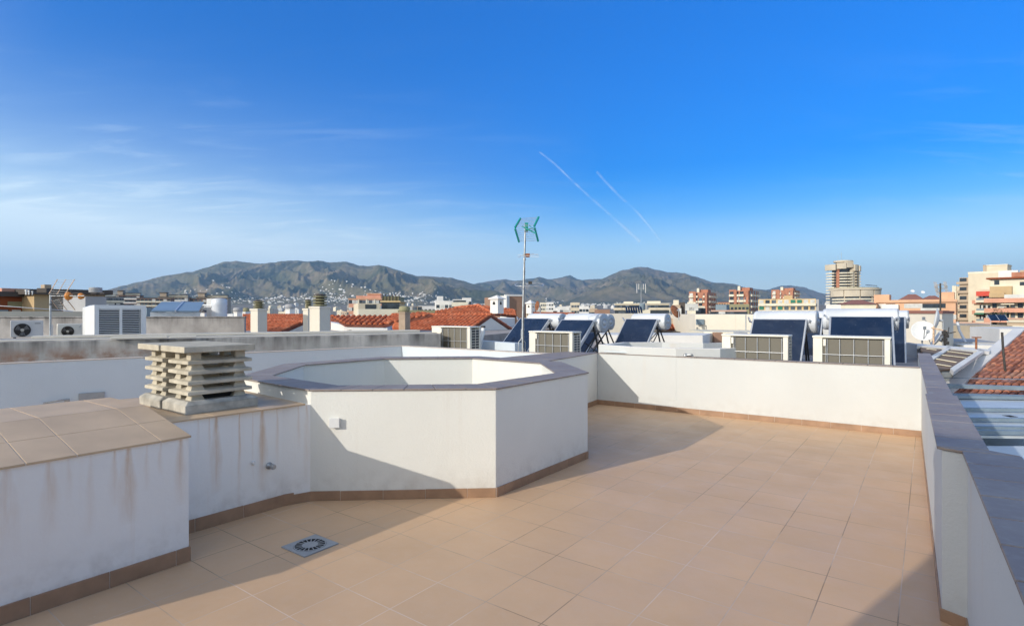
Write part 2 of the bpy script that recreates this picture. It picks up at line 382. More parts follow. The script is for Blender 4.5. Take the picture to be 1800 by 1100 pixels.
def terracotta(name, base=(.50,.135,.06), coords='World', pale=.35, sc_=2.2):
    m,nt,b,_=newmat(name)
    v=texc(nt,kind=coords)
    c=ramp(nt,noise(nt,v,sc_*2.6,2,.5),[(.3,tuple(x*.62 for x in base)),(.5,base),(.72,(min(1,base[0]*1.25),base[1]*1.55,base[2]*1.7))])
    c=mix(nt,ramp(nt,noise(nt,v,sc_,6,.65),[(.52,0),(.8,pale)]),c,(.60,.42,.27))
    c=mix(nt,ramp(nt,noise(nt,v,sc_*.6,6,.7),[(.55,0),(.85,.6)]),c,(.10,.055,.04))
    nt.links.new(c,b.inputs['Base Color']); b.inputs['Roughness'].default_value=.85; b.inputs['Specular IOR Level'].default_value=.2
    bump(nt,b,noise(nt,v,30,3),.3,.006)
    return m
M['terracotta']=terracotta('terracotta')
M['terracotta_old']=terracotta('terracotta_old',(.44,.17,.10),pale=.6,sc_=.9)
M['glass_dark']=plain('glass_dark',(.035,.045,.055),.12,var=.4,scale=.6,coords='World')
M['glass_mid']=plain('glass_mid',(.10,.12,.14),.2,var=.5,scale=.4,coords='World')
M['shutter']=plain('shutter',(.55,.55,.52),.5,var=.2,scale=.5,coords='World')
M['green_blind']=plain('green_blind',(.03,.20,.13),.7,var=.2,scale=1)
M['red_cloth']=plain('red_cloth',(.60,.08,.05),.8,var=.15,scale=2)
def cm(name,col,var=.10,scale=.35,rough=.85):
    if name not in M: M[name]=plain(name,col,rough,var=var,scale=scale,coords='World',spec=.25)
    return M[name]
cm('cream',(.66,.575,.43)); cm('pale_cream',(.72,.66,.52)); cm('peach',(.66,.40,.25)); cm('brick_far',(.42,.19,.12),.2,.8)
cm('brick_shade',(.25,.11,.075),.2,.8); cm('pink',(.62,.32,.22)); cm('yellow',(.68,.50,.27)); cm('ochre',(.50,.36,.20)); cm('olive',(.29,.27,.16))
cm('tower_concrete',(.56,.49,.38),.10,.15); cm('white_far',(.74,.72,.68)); cm('grey_far',(.38,.38,.38)); cm('brown_red',(.26,.075,.03))
cm('roof_brown',(.28,.13,.10)); cm('dark_roof',(.10,.085,.075)); cm('tan',(.46,.36,.26)); cm('brown_wall',(.33,.20,.14)); cm('metal_blue',(.22,.28,.32)); cm('stone_tan',(.44,.37,.27),.18,.8)
M['steel_sheet']=plain('steel_sheet',(.56,.60,.61),.45,.1,var=.12,scale=2,coords='World')
M['steel_beam']=plain('steel_beam',(.22,.28,.33),.5,.2,var=.15,scale=5,coords='World')
def oldpanel():
    m,nt,b,_=newmat('cane_panel')
    v=texc(nt,kind='Object')
    c=ramp(nt,noise(nt,v,5,5,.7),[(.3,(.17,.115,.075)),(.7,(.27,.19,.13))])
    nt.links.new(c,b.inputs['Base Color']); b.inputs['Roughness'].default_value=.9
    return m
M['cane']=oldpanel()
def plasticwrap():
    m,nt,b,_=newmat('clear_plastic')
    v=texc(nt,kind='Object')
    b.inputs['Base Color'].default_value=(.8,.82,.85,1); b.inputs['Roughness'].default_value=.12
    a=ramp(nt,noise(nt,v,3,5,.6),[(.5,.0),(.75,.16)])
    nt.links.new(a,b.inputs['Alpha'])
    bump(nt,b,noise(nt,v,5,6,.7),1.0,.08)
    return m
M['wrap']=plasticwrap()
A=Vector((math.sin(R(36)),math.cos(R(36)))); B=Vector((-math.cos(R(36)),math.sin(R(36))))
V2=lambda x,y: Vector((x*H,y*H))
# ---- terrace plan, in eye heights scaled to metres
C1=V2(.9375,6.15); C2=V2(3.303,4.514)
P1=V2(-.087,3.046); P2=V2(.522,3.859); P0=V2(-1.075,2.985)
oc=V2(-.669,4.12)
def ov(deg,r): return oc+Vector((math.cos(R(deg)),math.sin(R(deg))))*r*H
outer=[P1,P2]+[ov(-17.5+45*k,1.212) for k in (1,2,3,4,5)]+[P0]      # P1,P2,P3..P7,P0
inner=[ov(-62.5+45*k,1.027) for k in range(8)]                        # F,E,D2,D,C,B,A,G
HO=.592*H-.014; HW=.565*H-.012; HR=.567*H-.02
BK=V2(-1.306,2.262); BN=BK-A*1.26*H                                    # tiled block right/near corners
HB=.505*H; HBR=.585*H; HC=.52*H
CW0=V2(-1.50,2.50); CW1=V2(-1.19,2.905)
RW=lambda y: Vector((C2.x-.7072*(C2.y-y),y))                           # foot of the right parapet
# skirting: a run of small tiles along a path (offset to the left-hand/normal side)
def skirting(parent, path, side=1, h=.085, th=.011, L=.383, z=0.0, closed=False):
    mb=MB(); gb=MB(); pts=[Vector(p) for p in path]
    for i in range(len(pts)-1):
        a=pts[i]; b=pts[i+1]; d=(b-a); ln=d.length; d.normalize(); n=Vector((-d.y,d.x))*side
        m=Matrix(((d.x,n.x,0,a.x),(d.y,n.y,0,a.y),(0,0,1,z),(0,0,0,1)))
        gb.box(-th*.0,ln,-.03,th-.004,0,h-.003,m)
        s=0; first=L*rnd.uniform(.3,1)
        while s<ln-.01:
            e=min(ln+ (th if e_last(i,pts) else 0),s+(first if s==0 else L))
            mb.box(s+.002,e-.002,-.03,th+rnd.uniform(-.0012,.0012),0,h+rnd.uniform(-.0015,.0015),m); s=e
    g=gb.build('skirting_grout',M['grout'],parent)
    o=mb.build('skirting',M['skirt'],parent,bevel=.0025)
    return o
def e_last(i,pts): return i==len(pts)-2
# coping tiles between two edge lines a0-a1 and b0-b1
def coping_run(mb, gb, a0,a1,b0,b1, z, L=.25, th=.015, gap=.007, z1=None):
    a0,a1,b0,b1=[Vector((p[0],p[1])) for p in (a0,a1,b0,b1)]
    n=max(1,round(((a1-a0).length+(b1-b0).length)/2/L)); z1=z if z1 is None else z1
    ln=((a1-a0).length+(b1-b0).length)/2; g=gap/ln/2
    for k in range(n):
        t0=k/n+g; t1=(k+1)/n-g
        q=[a0.lerp(a1,t0),a0.lerp(a1,t1),b0.lerp(b1,t1),b0.lerp(b1,t0)]
        dz=rnd.uniform(-.001,.001)
        mb.prism([tuple(p) for p in q], z+.001, z+th+dz)
    q=[a0,a1,b1,b0]
    c=(a0+a1+b0+b1)/4
    q=[p+(c-p).normalized()*.006 for p in q]
    gb.prism([tuple(p) for p in q], z+.0005, z+th-.006)

# floor
floor_poly=[C1+B*.15+A*.05, C2+A*.1-B*.05+Vector((.1,0)), RW(-2.5)+Vector((.12,0)), Vector((-6.5,-2.5)), BN+B*.4+A*-.6, BK+B*.15, CW0+B*.1+A*.1, CW1+B*.2, P0+Vector((.0,.12)), P1+Vector((-.03,.13)), P2+Vector((-.15,.02)), outer[2]+Vector((-.12,-.05)), outer[3]+Vector((0,-.1)),C1+B*.6]
mb=MB(); mb.prism([tuple(p) for p in floor_poly],-.25,0)
fl=mb.build('terrace_floor',M['floor_tile']); tag(fl,kind='structure')

# --- octagonal light-well parapet
oct_=empty('octagonal_wall',(0,0,0),0,'low white octagonal light well wall with grey tile coping in the middle of the terrace','wall')
mb=MB(); n=8
def ring(mb,o,i,z0,z1):
    n=len(o); vs=[(p[0],p[1],z0) for p in o]+[(p[0],p[1],z1) for p in o]+[(p[0],p[1],z0) for p in i]+[(p[0],p[1],z1) for p in i]
    fs=[]
    for k in range(n):
        j=(k+1)%n
        fs+=[(k,j,n+j,n+k),(2*n+j,2*n+k,3*n+k,3*n+j),(n+k,n+j,3*n+j,3*n+k),(j,k,2*n+k,2*n+j)]
    mb.add(vs,fs)
inn=inner
ring(mb,outer,inn,-6.0,HO)
wb=mb.build('wall_body',M['wall_octagon'],oct_,bevel=.006)
mb=MB(); gb=MB()
cin=[oc+(p-oc)*.985 for p in inn]; cou=[oc+(p-oc)*1.008 for p in outer]
for k in range(8):
    j=(k+1)%8; coping_run(mb,gb,cou[k],cou[j],cin[k],cin[j],HO,L=.27)
gb.build('coping_grout',M['grout_dark'],oct_); mb.build('coping',M['coping'],oct_,bevel=.003)
skirting(oct_,[CW1+(P0-CW1)*0.35,P0],side=-1); skirting(oct_,[P0,P1,P2,outer[2]],side=-1)
# light-well base
mb=MB(); mb.prism([tuple(p) for p in [oc+(p-oc)*1.03 for p in inn]],-6.2,-6.0); tag(mb.build('light_well_floor',M['floor_tile']),kind='structure')

# --- thick coped wall linking the octagon to the back parapet
lw=empty('link_wall',(0,0,0),0,'short white wall with broad grey coping joining the octagon to the back corner','wall')
J0=V2(.30,5.06); J1=V2(-.11,5.44); K1=V2(.60,6.30)
mb=MB(); mb.prism([tuple(p) for p in (C1,J0+ (J0-C1).normalized()*-.0,J1,K1)],-.25,HW); mb.build('wall_body',M['wall_octagon'],lw,bevel=.004)
mb=MB(); gb=MB(); coping_run(mb,gb,C1+(C1-J0).normalized()*.01-B*.01,J0-B*.01,K1,J1,HW,L=.3,z1=HW); gb.build('coping_grout',M['grout_dark'],lw); mb.build('coping',M['coping'],lw,bevel=.003)
skirting(lw,[J0,C1],side=-1)

# --- back parapet
bw=empty('back_parapet',(0,0,0),0,'long sunlit white parapet wall across the back of the terrace','wall')
th=.16; nrm=Vector((-(C2-C1).y,(C2-C1).x)).normalized()
mb=MB(); E0=C1+nrm*.0; mb.prism([tuple(p) for p in (C1,C2,C2+nrm*th,C1+nrm*th)],-.25,HW-.004); mb.build('wall_body',M['wall_white'],bw,bevel=.004)
mb=MB(); gb=MB(); d=(C2-C1).normalized(); coping_run(mb,gb,C1-nrm*.012+d*.012,C2-nrm*.012-d*.02,C1+nrm*(th+.012)+d*.012,C2+nrm*(th+.012)-d*.02,HW-.004,L=.3,th=.014)
gb.build('coping_grout',M['grout_dark'],bw); mb.build('coping',M['coping'],bw,bevel=.003)
skirting(bw,[C1,C2],side=-1)
# flattened tube and pipe stub lying on the back coping
mb=MB(); q0=C1+d*.12+nrm*.07; q1=C1+d*.95+nrm*.05; mb.bar((q0.x,q0.y,HW+.035),(q1.x,q1.y,HW+.035),.06,.03)
bt=mb.build('metal_bar',M['steel_sheet'],None,bevel=.004); tag(bt,'flat pale metal bar lying on the left end of the back parapet coping','bar')
mb=MB(); q2=C1+d*1.62+nrm*.08; mb.tube([(q2.x,q2.y,HW+.03),(q2.x+.09,q2.y-.05,HW+.04)],.022,10); mb.lathe([(.035,0),(.035,.03),(.018,.05)],12,(q2.x,q2.y,HW+.012))
tag(mb.build('pipe_stub',M['galv']),'small grey pipe fitting on the back parapet coping','pipe')

# --- right parapet with one jog
rp=empty('right_parapet',(0,0,0),0,'white parapet wall with violet blue tile coping running along the right side','wall')
I0=Vector((G(1609,617,HR).x,G(1609,617,HR).y)); 
g2=lambda x,y,z=HR: Vector(G(x,y,z)[:2])
dR=Vector((.7072,1)).normalized(); nR=Vector((dR.y,-dR.x))      # nR points outward (right)
s0=RW(1.80*H); far=C2+dR*3.3
jog=.066*H
near1=RW(1.82*H); near2=near1+nR*jog*.95-dR*.05; nearE=near2-dR*6.5
wth=.17
poly=[far,near1,near2,nearE,nearE+nR*wth,near2+nR*wth+dR*.05, near1+nR*(wth+.0), far+nR*wth]
inner_path=[far,near1,near2,nearE]; outer_path=[far+nR*wth,near1+nR*(wth+jog*.0)+dR*.02,near2+nR*wth+dR*.02,nearE+nR*wth]
vsm=[tuple(p) for p in inner_path+outer_path[::-1]]
mb=MB()
for k in range(3):
    mb.prism([tuple(inner_path[k]),tuple(inner_path[k+1]),tuple(outer_path[k+1]),tuple(outer_path[k])],-.25-(.0 if k else 0),HR-(.0004*k))
mb.build('wall_body',M['wall_white'],rp)
mb=MB(); gb=MB()
mid=RW(3.02*H)
ins=lambda p,o: p-nR*o
stepo=.022
coping_run(mb,gb,ins(far,.008),ins(mid,.008),far+nR*(wth+.01),mid+nR*(wth+.01),HR,L=.3)
coping_run(mb,gb,ins(mid,stepo)-dR*.004,ins(near1,stepo)-dR*.0,mid+nR*(wth+.035)-dR*.004,near1+nR*(wth+.035)+dR*.05,HR+.002,L=.3)
coping_run(mb,gb,ins(near1,stepo)-dR*.002,near2-nR*stepo,near1+nR*(wth+.035)+dR*.048,near2+nR*(wth+.05)+dR*.03,HR+.002,L=.25)
coping_run(mb,gb,near2-nR*stepo,nearE,near2+nR*(wth+.05)+dR*.03,nearE+nR*(wth+.03),HR+.001,L=.3)
gb.build('coping_grout',M['grout_dark'],rp); mb.build('coping',M['coping'],rp,bevel=.003)
skirting(rp,[near1,C2],side=1,h=.07,th=.008); skirting(rp,[nearE,near2,near1],side=1,h=.07,th=.008)

# --- tiled block on the left
blk=empty('tiled_block',(0,0,0),0,'rust stained white masonry block with sloping beige tile top at the left front','wall')
t1=.43*H; t2=.84*H
a0=BN; a1=BK; r0=BN+B*t1; r1=BK+B*t1; e0=BN+B*t2; e1=BK+B*t2
mb=MB()
vs=[(a0.x,a0.y,-.2),(a1.x,a1.y,-.2),(e1.x,e1.y,-.2),(e0.x,e0.y,-.2),
    (a0.x,a0.y,HB-.014),(a1.x,a1.y,HB-.014),(r1.x,r1.y,HBR-.014),(e1.x,e1.y,HBR-.014),(e0.x,e0.y,HBR-.014),(r0.x,r0.y,HBR-.014)]
mb.add(vs,[(3,2,1,0),(0,1,5,4),(1,2,7,6,5),(2,3,8,7),(3,0,4,9,8),(4,5,6,9),(9,6,7,8)])
mb.build('wall_body',M['wall_stained'],blk)
def sloped_tiles(mb,gb,p00,p10,p01,p11,z0,z1,nu,nv,th=.014,gap=.005,jit=0,vsplit=None):
    def pt(u,v):
        a=p00.lerp(p10,u); b=p01.lerp(p11,u); p=a.lerp(b,v); return Vector((p.x,p.y,z0+(z1-z0)*v))
    us=[k/nu for k in range(nu+1)] if isinstance(nu,int) else nu
    vv=[k/nv for k in range(nv+1)] if isinstance(nv,int) else nv
    lu=(p10-p00).length; lv=(p01-p00).length
    for i in range(len(us)-1):
        for j in range(len(vv)-1):
            u0=us[i]+gap/lu/2; u1=us[i+1]-gap/lu/2; v0=vv[j]+gap/lv/2; v1=vv[j+1]-gap/lv/2
            q=[pt(u0,v0),pt(u1,v0),pt(u1,v1),pt(u0,v1)]; up=Vector((0,0,th)); dn=Vector((0,0,.001))
            mb.add([p+dn for p in q]+[p+up for p in q],[(3,2,1,0),(4,5,6,7),(0,1,5,4),(1,2,6,5),(2,3,7,6),(3,0,4,7)])
    q=[pt(.002,.004),pt(.998,.004),pt(.998,.996),pt(.002,.996)]
    gb.add([p+Vector((0,0,-.0)) for p in q]+[p+Vector((0,0,th-.003)) for p in q],[(3,2,1,0),(4,5,6,7),(0,1,5,4),(1,2,6,5),(2,3,7,6),(3,0,4,7)])
oh=.014
mb=MB(); gb=MB()
us=[0,.12,.33,.54,.61,.82,1.0]
us=[0,.02,.30,.515,.615,.83,1.0]
tb=HB-.014
f0=BN-B*oh-A*.0; f1=BK-B*oh+A*oh
sloped_tiles(mb,gb,f0,f1,r0,r1+A*oh,tb,HBR-.014,[0,.17,.38,.59,.70,.91,1.0],[0,.5,1])
sloped_tiles(mb,gb,r0,r1+A*oh,e0,e1+A*oh,HBR-.014,HBR-.014,[0,.17,.38,.59,.70,.91,1.0],[0,1.0])
gb.build('tile_grout',M['grout'],blk); mb.build('tile_top',M['cap_tile'],blk,bevel=.002)
skirting(blk,[BN,BK],side=-1,h=.10); 

# --- chimney plinth wall
cp=empty('chimney_plinth',(0,0,0),0,'rust streaked white plinth with beige tile top under the concrete chimneys','wall')
cA=BK+B*.29*H  # back of reveal
wall_line0=BK+B*.30*H; 
fr0=BK+B*.302*H-A*.0; fr1=CW1
pm=CW1.lerp(P0,.35)
depthB=.95*H
bk0=fr0+B*(depthB); bk1=P0+B*.15+Vector((-.25,.55))
mb=MB(); polyc=[fr0-A*.05,fr1,pm,P0+Vector((.01,.01)),outer[6]+Vector((.05,-.02)),bk0-A*.05]
mb.prism([tuple(p) for p in polyc],-.2,HC-.014); mb.build('wall_body',M['wall_stained'],cp)
mb=MB(); gb=MB()
ff0=fr0-B*oh+A*.012; ff1=P0+Vector((-.03,-.03))
sloped_tiles(mb,gb,ff0,ff1,ff0+B*depthB,outer[6]+Vector((.0,-.02)),HC-.014,HC-.014,[0,.33,.66,1.0],[0,.33,.66,1.0])
gb.build('tile_grout',M['grout'],cp); mb.build('tile_top',M['cap_tile'],cp,bevel=.002)
skirting(cp,[fr0+A*.01,CW1],side=-1,h=.10); skirting(cp,[CW1,pm],side=-1,h=.10)

# --- precast concrete louvre chimneys
CHX=Vector((math.sin(R(38)),math.cos(R(38)))); CHY=Vector((-math.sin(R(50)),math.cos(R(50))))
CHY=Vector((-CHX.y,CHX.x))
def chimney(near, wx, wy, label):
    rz=math.atan2(CHX.y,CHX.x)
    root=empty('louvre_chimney',(near.x,near.y,HC+.0),rz,label,'chimney','concrete louvre chimneys on the tiled plinth')
    mb=MB(); # base: block with slightly bevelled top
    b0=.072; mb.box(0,wx,0,wy,0,b0)
    ins_=.035
    vs=[(0,0,b0),(wx,0,b0),(wx,wy,b0),(0,wy,b0),(ins_,ins_,.10),(wx-ins_,ins_,.10),(wx-ins_,wy-ins_,.10),(ins_,wy-ins_,.10)]
    mb.add(vs,[(0,1,5,4),(1,2,6,5),(2,3,7,6),(3,0,4,7),(4,5,6,7)])
    mb.build('base_block',M['concrete_base'],root,bevel=.006)
    cxx=wx/2; cyy=wy/2
    flue=MB(); flue.box(.13,wx-.13,.13,wy-.13,.04,.16); flue.build('flue_opening',M['dark_hole'],root)
    def tier(z, kind):
        mb=MB(); o=.035   # outer blade footprint inset from the base
        x0,x1,y0,y1=o,wx-o,o,wy-o
        i=.085
        # sloping blade: outer low edge, inner high edge, ring
        ro=[(x0,y0),(x1,y0),(x1,y1),(x0,y1)]; ri=[(x0+i,y0+i),(x1-i,y0+i),(x1-i,y1-i),(x0+i,y1-i)]
        zo0,zo1,zi0,zi1=0,.028,.018,.050
        vs=[(a,b,z+zo0) for a,b in ro]+[(a,b,z+zo1) for a,b in ro]+[(a,b,z+zi0) for a,b in ri]+[(a,b,z+zi1) for a,b in ri]
        fs=[]
        for k in range(4):
            j=(k+1)%4
            fs+=[(k,j,4+j,4+k),(4+k,4+j,12+j,12+k),(8+j,8+k,12+k,12+j),(j,k,8+k,8+j)]
        mb.add(vs,fs)
        # four corner feet, wider at their foot
        for sx in (0,1):
            for sy in (0,1):
                ex=x0+.035 if sx==0 else x1-.035; ey=y0+.035 if sy==0 else y1-.035
                dx=1 if sx==0 else -1; dy=1 if sy==0 else -1
                w0=.115; w1=.080; zt=z+.022; zb=z-.050
                e=.022
                vs=[(ex,ey,zb),(ex+dx*w0,ey,zb),(ex+dx*w0,ey+dy*w0,zb),(ex,ey+dy*w0,zb),
                    (ex+dx*e,ey+dy*e,zt),(ex+dx*w1,ey+dy*e,zt),(ex+dx*w1,ey+dy*w1,zt),(ex+dx*e,ey+dy*w1,zt)]
                mb.add(vs,[(0,3,2,1),(4,5,6,7),(0,1,5,4),(1,2,6,5),(2,3,7,6),(3,0,4,7)])
        b=mb.build('louvre_blade',M['concrete'],root,bevel=.004)
        b.rotation_euler=(rnd.uniform(-.006,.006),rnd.uniform(-.006,.006),rnd.uniform(-.012,.012))
        return b
    for k in range(4): tier(.145+k*.0835,0)
    mb=MB(); mb.box(-.012,wx-.03,-.012,wy+.0,.495,.545)
    for sx in (.07,wx-.165):
        for sy in (.07,wy-.165): mb.box(sx,sx+.085,sy,sy+.085,.43,.497)
    mb.build('cap_slab',M['concrete'],root,bevel=.005)
    return root
N0=G(325.4,730,HC)
wx=.352*H; wy=.268*H
chimney(Vector((N0.x,N0.y)),wx,wy,'nearer right hand chimney of stacked concrete louvres under a flat slab')
n2=Vector((N0.x,N0.y))+CHY*(wy+.022)-CHX*.012
chimney(n2,wx,wy,'chimney of stacked concrete louvres behind and left of its twin')

# --- floor drain
dr=G(545,959); dy_=A.x
droot=empty('floor_drain',(dr.x,dr.y,.001),R(54)-R(0),'square grey floor drain with ring of radial slots','drain')
mb=MB(); S=.142
nseg=48
sq=[]
for k in range(nseg):
    t=2*math.pi*k/nseg; c,s=math.cos(t),math.sin(t); q=S/max(abs(c),abs(s)); sq.append((c*q,s*q))
def annulus(mb,ra,rb,z0,z1,poly=None):
    vs=[];n=nseg
    for k in range(n):
        t=2*math.pi*k/n; c,s=math.cos(t),math.sin(t)
        o=poly[k] if poly else (rb*c,rb*s)
        vs+= [(ra*c,ra*s,z0),(o[0],o[1],z0),(ra*c,ra*s,z1),(o[0],o[1],z1)]
    fs=[]
    for k in range(n):
        j=(k+1)%n; a=4*k;b=4*j
        fs+=[(a+2,a+3,b+3,b+2),(a+1,b+1,b+3,a+3),(b,a,a+2,b+2),(a,b,b+1,a+1)]
    mb.add(vs,fs)
annulus(mb,.116,.15,0,.008,sq); mb.build('drain_plate',M['grey_plastic'],droot)
mb=MB(); annulus(mb,.106,.114,.001,.0105); annulus(mb,.0005,.056,.001,.010)
for k in range(18):
    t=2*math.pi*(k+.5)/18; mb.bar((.05*math.cos(t),.05*math.sin(t),.0095),(.104*math.cos(t),.104*math.sin(t),.0095),.0065,.002)
mb.build('drain_grate',M['grey_plastic'],droot)
mb=MB(); mb.lathe([(.1165,.0012),(.1165,.0078)],40); mb.build('drain_pit',M['dark_hole'],droot)

# --- junction box on the octagon
jx=P0.lerp(P1,.12)
fd=(P1-P0).normalized(); fn=Vector((fd.y,-fd.x))
jj=None
pt=rayplane(589,742,Vector((P0.x,P0.y,0)),Vector((fn.x,fn.y,0)))
jb=empty('junction_box',(pt.x,pt.y,pt.z),math.atan2(fd.y,fd.x),'small square white electrical box on the octagon face','electrical box')
mb=MB(); mb.box(-.043,.043,-.030,0.0,-.040,.040); mb.build('box_body',M['white_plastic'],jb,bevel=.006)
mb=MB(); mb.box(-.047,.047,-.040,-.0305,-.044,.044); mb.build('box_lid',M['white_plastic'],jb,bevel=.004)
# --- pipe stubs on the plinth wall
cn=Vector((A.y,-A.x))
p=rayplane(473,818,Vector((CW1.x,CW1.y,0)),Vector((cn.x,cn.y,0)))
ps=empty('tap_stub',(p.x,p.y,p.z),math.atan2(cn.y,cn.x),'short grey capped water pipe sticking out of the stained plinth wall','pipe')
mb=MB(); mx=Matrix.Rotation(R(90),4,'Y')
mb.lathe([(.030,0),(.030,.006),(.013,.010),(.013,.05)],16,m=mx); mb.build('pipe',M['galv'],ps)
mb=MB(); mb.lathe([(.019,.045),(.022,.050),(.022,.075),(.017,.082)],12,m=mx); mb.build('end_cap',M['galv'],ps)
p=rayplane(445,813,Vector((CW1.x,CW1.y,0)),Vector((cn.x,cn.y,0)))
mb=MB(); mb.lathe([(.020,0),(.020,.005),(.012,.009),(.012,.018)],14,m=mx)
o=mb.build('wall_plug',M['white_plastic'],None,loc=tuple(p),rz=math.atan2(cn.y,cn.x)); tag(o,'tiny pale wall plug left of the capped water pipe','pipe plug')

# --- shaded parapet beyond the block, corner and sunlit return
HL=.56*H
def gl(x,y): return Vector(G(x,y,HL)[:2])
q0=gl(-260,649); q1=gl(706,607); q2=gl(990,622)
fp=empty('far_parapet',(0,0,0),0,'blue shaded white parapet behind the block that turns a corner into sunlight','wall')
dd=(q1-q0).normalized(); n1_=Vector((-dd.y,dd.x)); de=(q2-q1).normalized(); n2_=Vector((-de.y,de.x))
mb=MB(); oo=q1+(n1_+n2_)*.16
mb.prism([tuple(q0),tuple(q1),tuple(oo),tuple(q0+n1_*.16)],-.5,HL-.02); mb.prism([tuple(q1),tuple(q2),tuple(q2+n2_*.16),tuple(oo)],-.5,HL-.0205)
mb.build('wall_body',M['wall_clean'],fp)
mb=MB(); gb=MB(); coping_run(mb,gb,q0-n1_*.01,q1-n1_*.01,q0+n1_*.17,oo,HL-.02,L=.3,th=.012); coping_run(mb,gb,q1-n2_*.01,q2,oo,q2+n2_*.17,HL-.02,L=.3,th=.012)
gb.build('coping_grout',M['grout'],fp); mb.build('coping',M['grout'],fp)
mb=MB(); mb.prism([tuple(p) for p in (q0,q1,q2,C1+B*.3,outer[3],outer[5],e1,e0-A*2.5)],-.3,-.02); tag(mb.build('rear_terrace_floor',M['floor_tile']),kind='structure')
fnn=Vector((dd.y,-dd.x))
def onwall(x,y): return rayplane(x,y,Vector((q0.x,q0.y,0)),Vector((fnn.x,fnn.y,0)))
p=onwall(161.5,696.5); 
o=MB().box(-.17,.17,-.03,0,-.065,.065).build('meter_box',M['grey_plastic'],None,bevel=.006,loc=tuple(p),rz=math.atan2(dd.y,dd.x)); tag(o,'flat grey green plate box low on the shaded wall','electrical box')
p=onwall(98,703); e_=Vector((dd.x,dd.y,0)); f_=Vector((fnn.x,fnn.y,0))
mb=MB(); mb.tube([p-e_*.15+f_*.02-Vector((0,0,.03)),p+f_*.09,p+e_*.12+f_*.09+Vector((0,0,.012)),p+e_*.16+f_*.05],.013,8); mb.tube([p+e_*.10+f_*.09,p+e_*.17+f_*.09],.026,10)
tag(mb.build('hose_tap',M['galv']),'bent grey hose tap on the shaded wall left of the plate box','tap')

# --- stair house behind the photographer (its shadow falls along the right side)
K=V2(-1.77,-.47)
sx=Vector((math.cos(R(36)),-math.sin(R(36)))); sy=-A
mb=MB(); poly=[K,K+sx*3.0*H,K+sx*3.0*H+sy*2.2*H,K+sy*2.2*H]
sh=empty('stair_house',(0,0,0),0,'white stair house standing behind the photographer','stair house')
mb.prism([tuple(p) for p in poly],-.2,1.93*H); mb.build('wall_body',M['wall_white'],sh)
mb=MB(); pc=K+(sx*1.5+sy*1.1)*H
mb.prism([tuple(pc+(p-pc)*1.02) for p in poly],1.93*H+.001,1.93*H+.06); mb.build('coping',M['coping'],sh)
# building mass below the terrace
mb=MB(); mb.prism([tuple(p) for p in (q1+n1_*.1,q2,C1+nrm*.1,C2+nrm*.1,nearE+nR*.1,Vector((nearE.x-9,-6)),q0)],-13.8,-6.3); bm_=mb.build('building_below',M['wall_clean']); tag(bm_,'white building mass carrying the roof terrace','building')
# ================================================================ neighbouring roofs, left
def wall_px(name,label,pts,Y0,Y1,z0,z1,th,mat,cat='wall',dz=0):
    """straight wall whose top edge runs through two photo points at known distances"""
    pass
def slab(mb, a, b, th, z0, z1):
    a=Vector(a[:2]); b=Vector(b[:2]); d=(b-a).normalized(); n=Vector((-d.y,d.x))
    mb.prism([tuple(a),tuple(b),tuple(b+n*th),tuple(a+n*th)],z0,z1)
# decks
def deck(poly,z,mat,name='roof_deck'):
    mb=MB(); mb.prism(poly,z-.3,z); tag(mb.build(name,mat),kind='structure')
M['deck']=plain('deck',(.34,.30,.27),.9,var=.3,scale=1.5,coords='World',bmp=.2)
zg=1.19
g0=Vector(G(-120,604,zg)[:2]); g1=Vector(G(775,586.3,zg)[:2]); gd=(g1-g0).normalized(); gn=Vector((-gd.y,gd.x))
ow=empty('old_grey_wall',(0,0,0),0,'long weathered grey wall with brown patches directly behind the shaded parapet','wall')
mb=MB(); slab(mb,g0,g1,1.9,-2,zg); mb.build('wall_body',M['grey_wall'],ow,bevel=.01)
mb=MB(); mb.prism([tuple(g0+gn*.25),tuple(g1+gn*.25),tuple(g1+gn*.5),tuple(g0+gn*.5)],zg+.001,zg+.02)
mb.prism([tuple(g0+gd*1+gn*1.45),tuple(g1+gn*1.45),tuple(g1+gn*1.88),tuple(g0+gd*1+gn*1.88)],zg+.001,zg+.05)
mb.build('ledge_slabs',M['plaster_cream'],ow,bevel=.004)
# broken slab pieces on the ledge
for i,(x,y,l,c,lab) in enumerate(((246,594,.9,'plaster_cream','pale coping slab lying on the grey wall ledge in front of the louvred box'),(322,593,.45,'plaster_cream','short pale slab on the grey wall ledge right of the louvred box'))):
    p=G(x,y,zg+.03); o=MB().box(-l/2,l/2,-.12,.12,0,.035).build('loose_slab',M[c],None,bevel=.006,loc=(p.x,p.y,zg+.022),rz=math.atan2(gd.y,gd.x)+.03*i); tag(o,lab,'slab')
deck([tuple(g0+gn*1.9),tuple(g1+gn*1.9),(4,34),(-30,34),(-30,12)],.9,M['deck'])
# second grey wall
Yw=17.5
fw=empty('old_grey_parapet',(0,0,0),0,'weathered grey parapet with black runs behind the air conditioners and louvred box','wall')
a=P(-120,557,Yw-1.0); b=P(430,559,Yw+.9); mb=MB(); zz=H-8*17.5/F
slab(mb,a,b,.2,.9,zz); mb.build('wall_body',M['grey_wall_far'],fw,bevel=.01)
mb=MB(); slab(mb,(a.x,a.y-.03),(b.x+.03,b.y-.03),.26,zz+.001,zz+.03); mb.build('coping',M['grey_wall_far'],fw,bevel=.004)

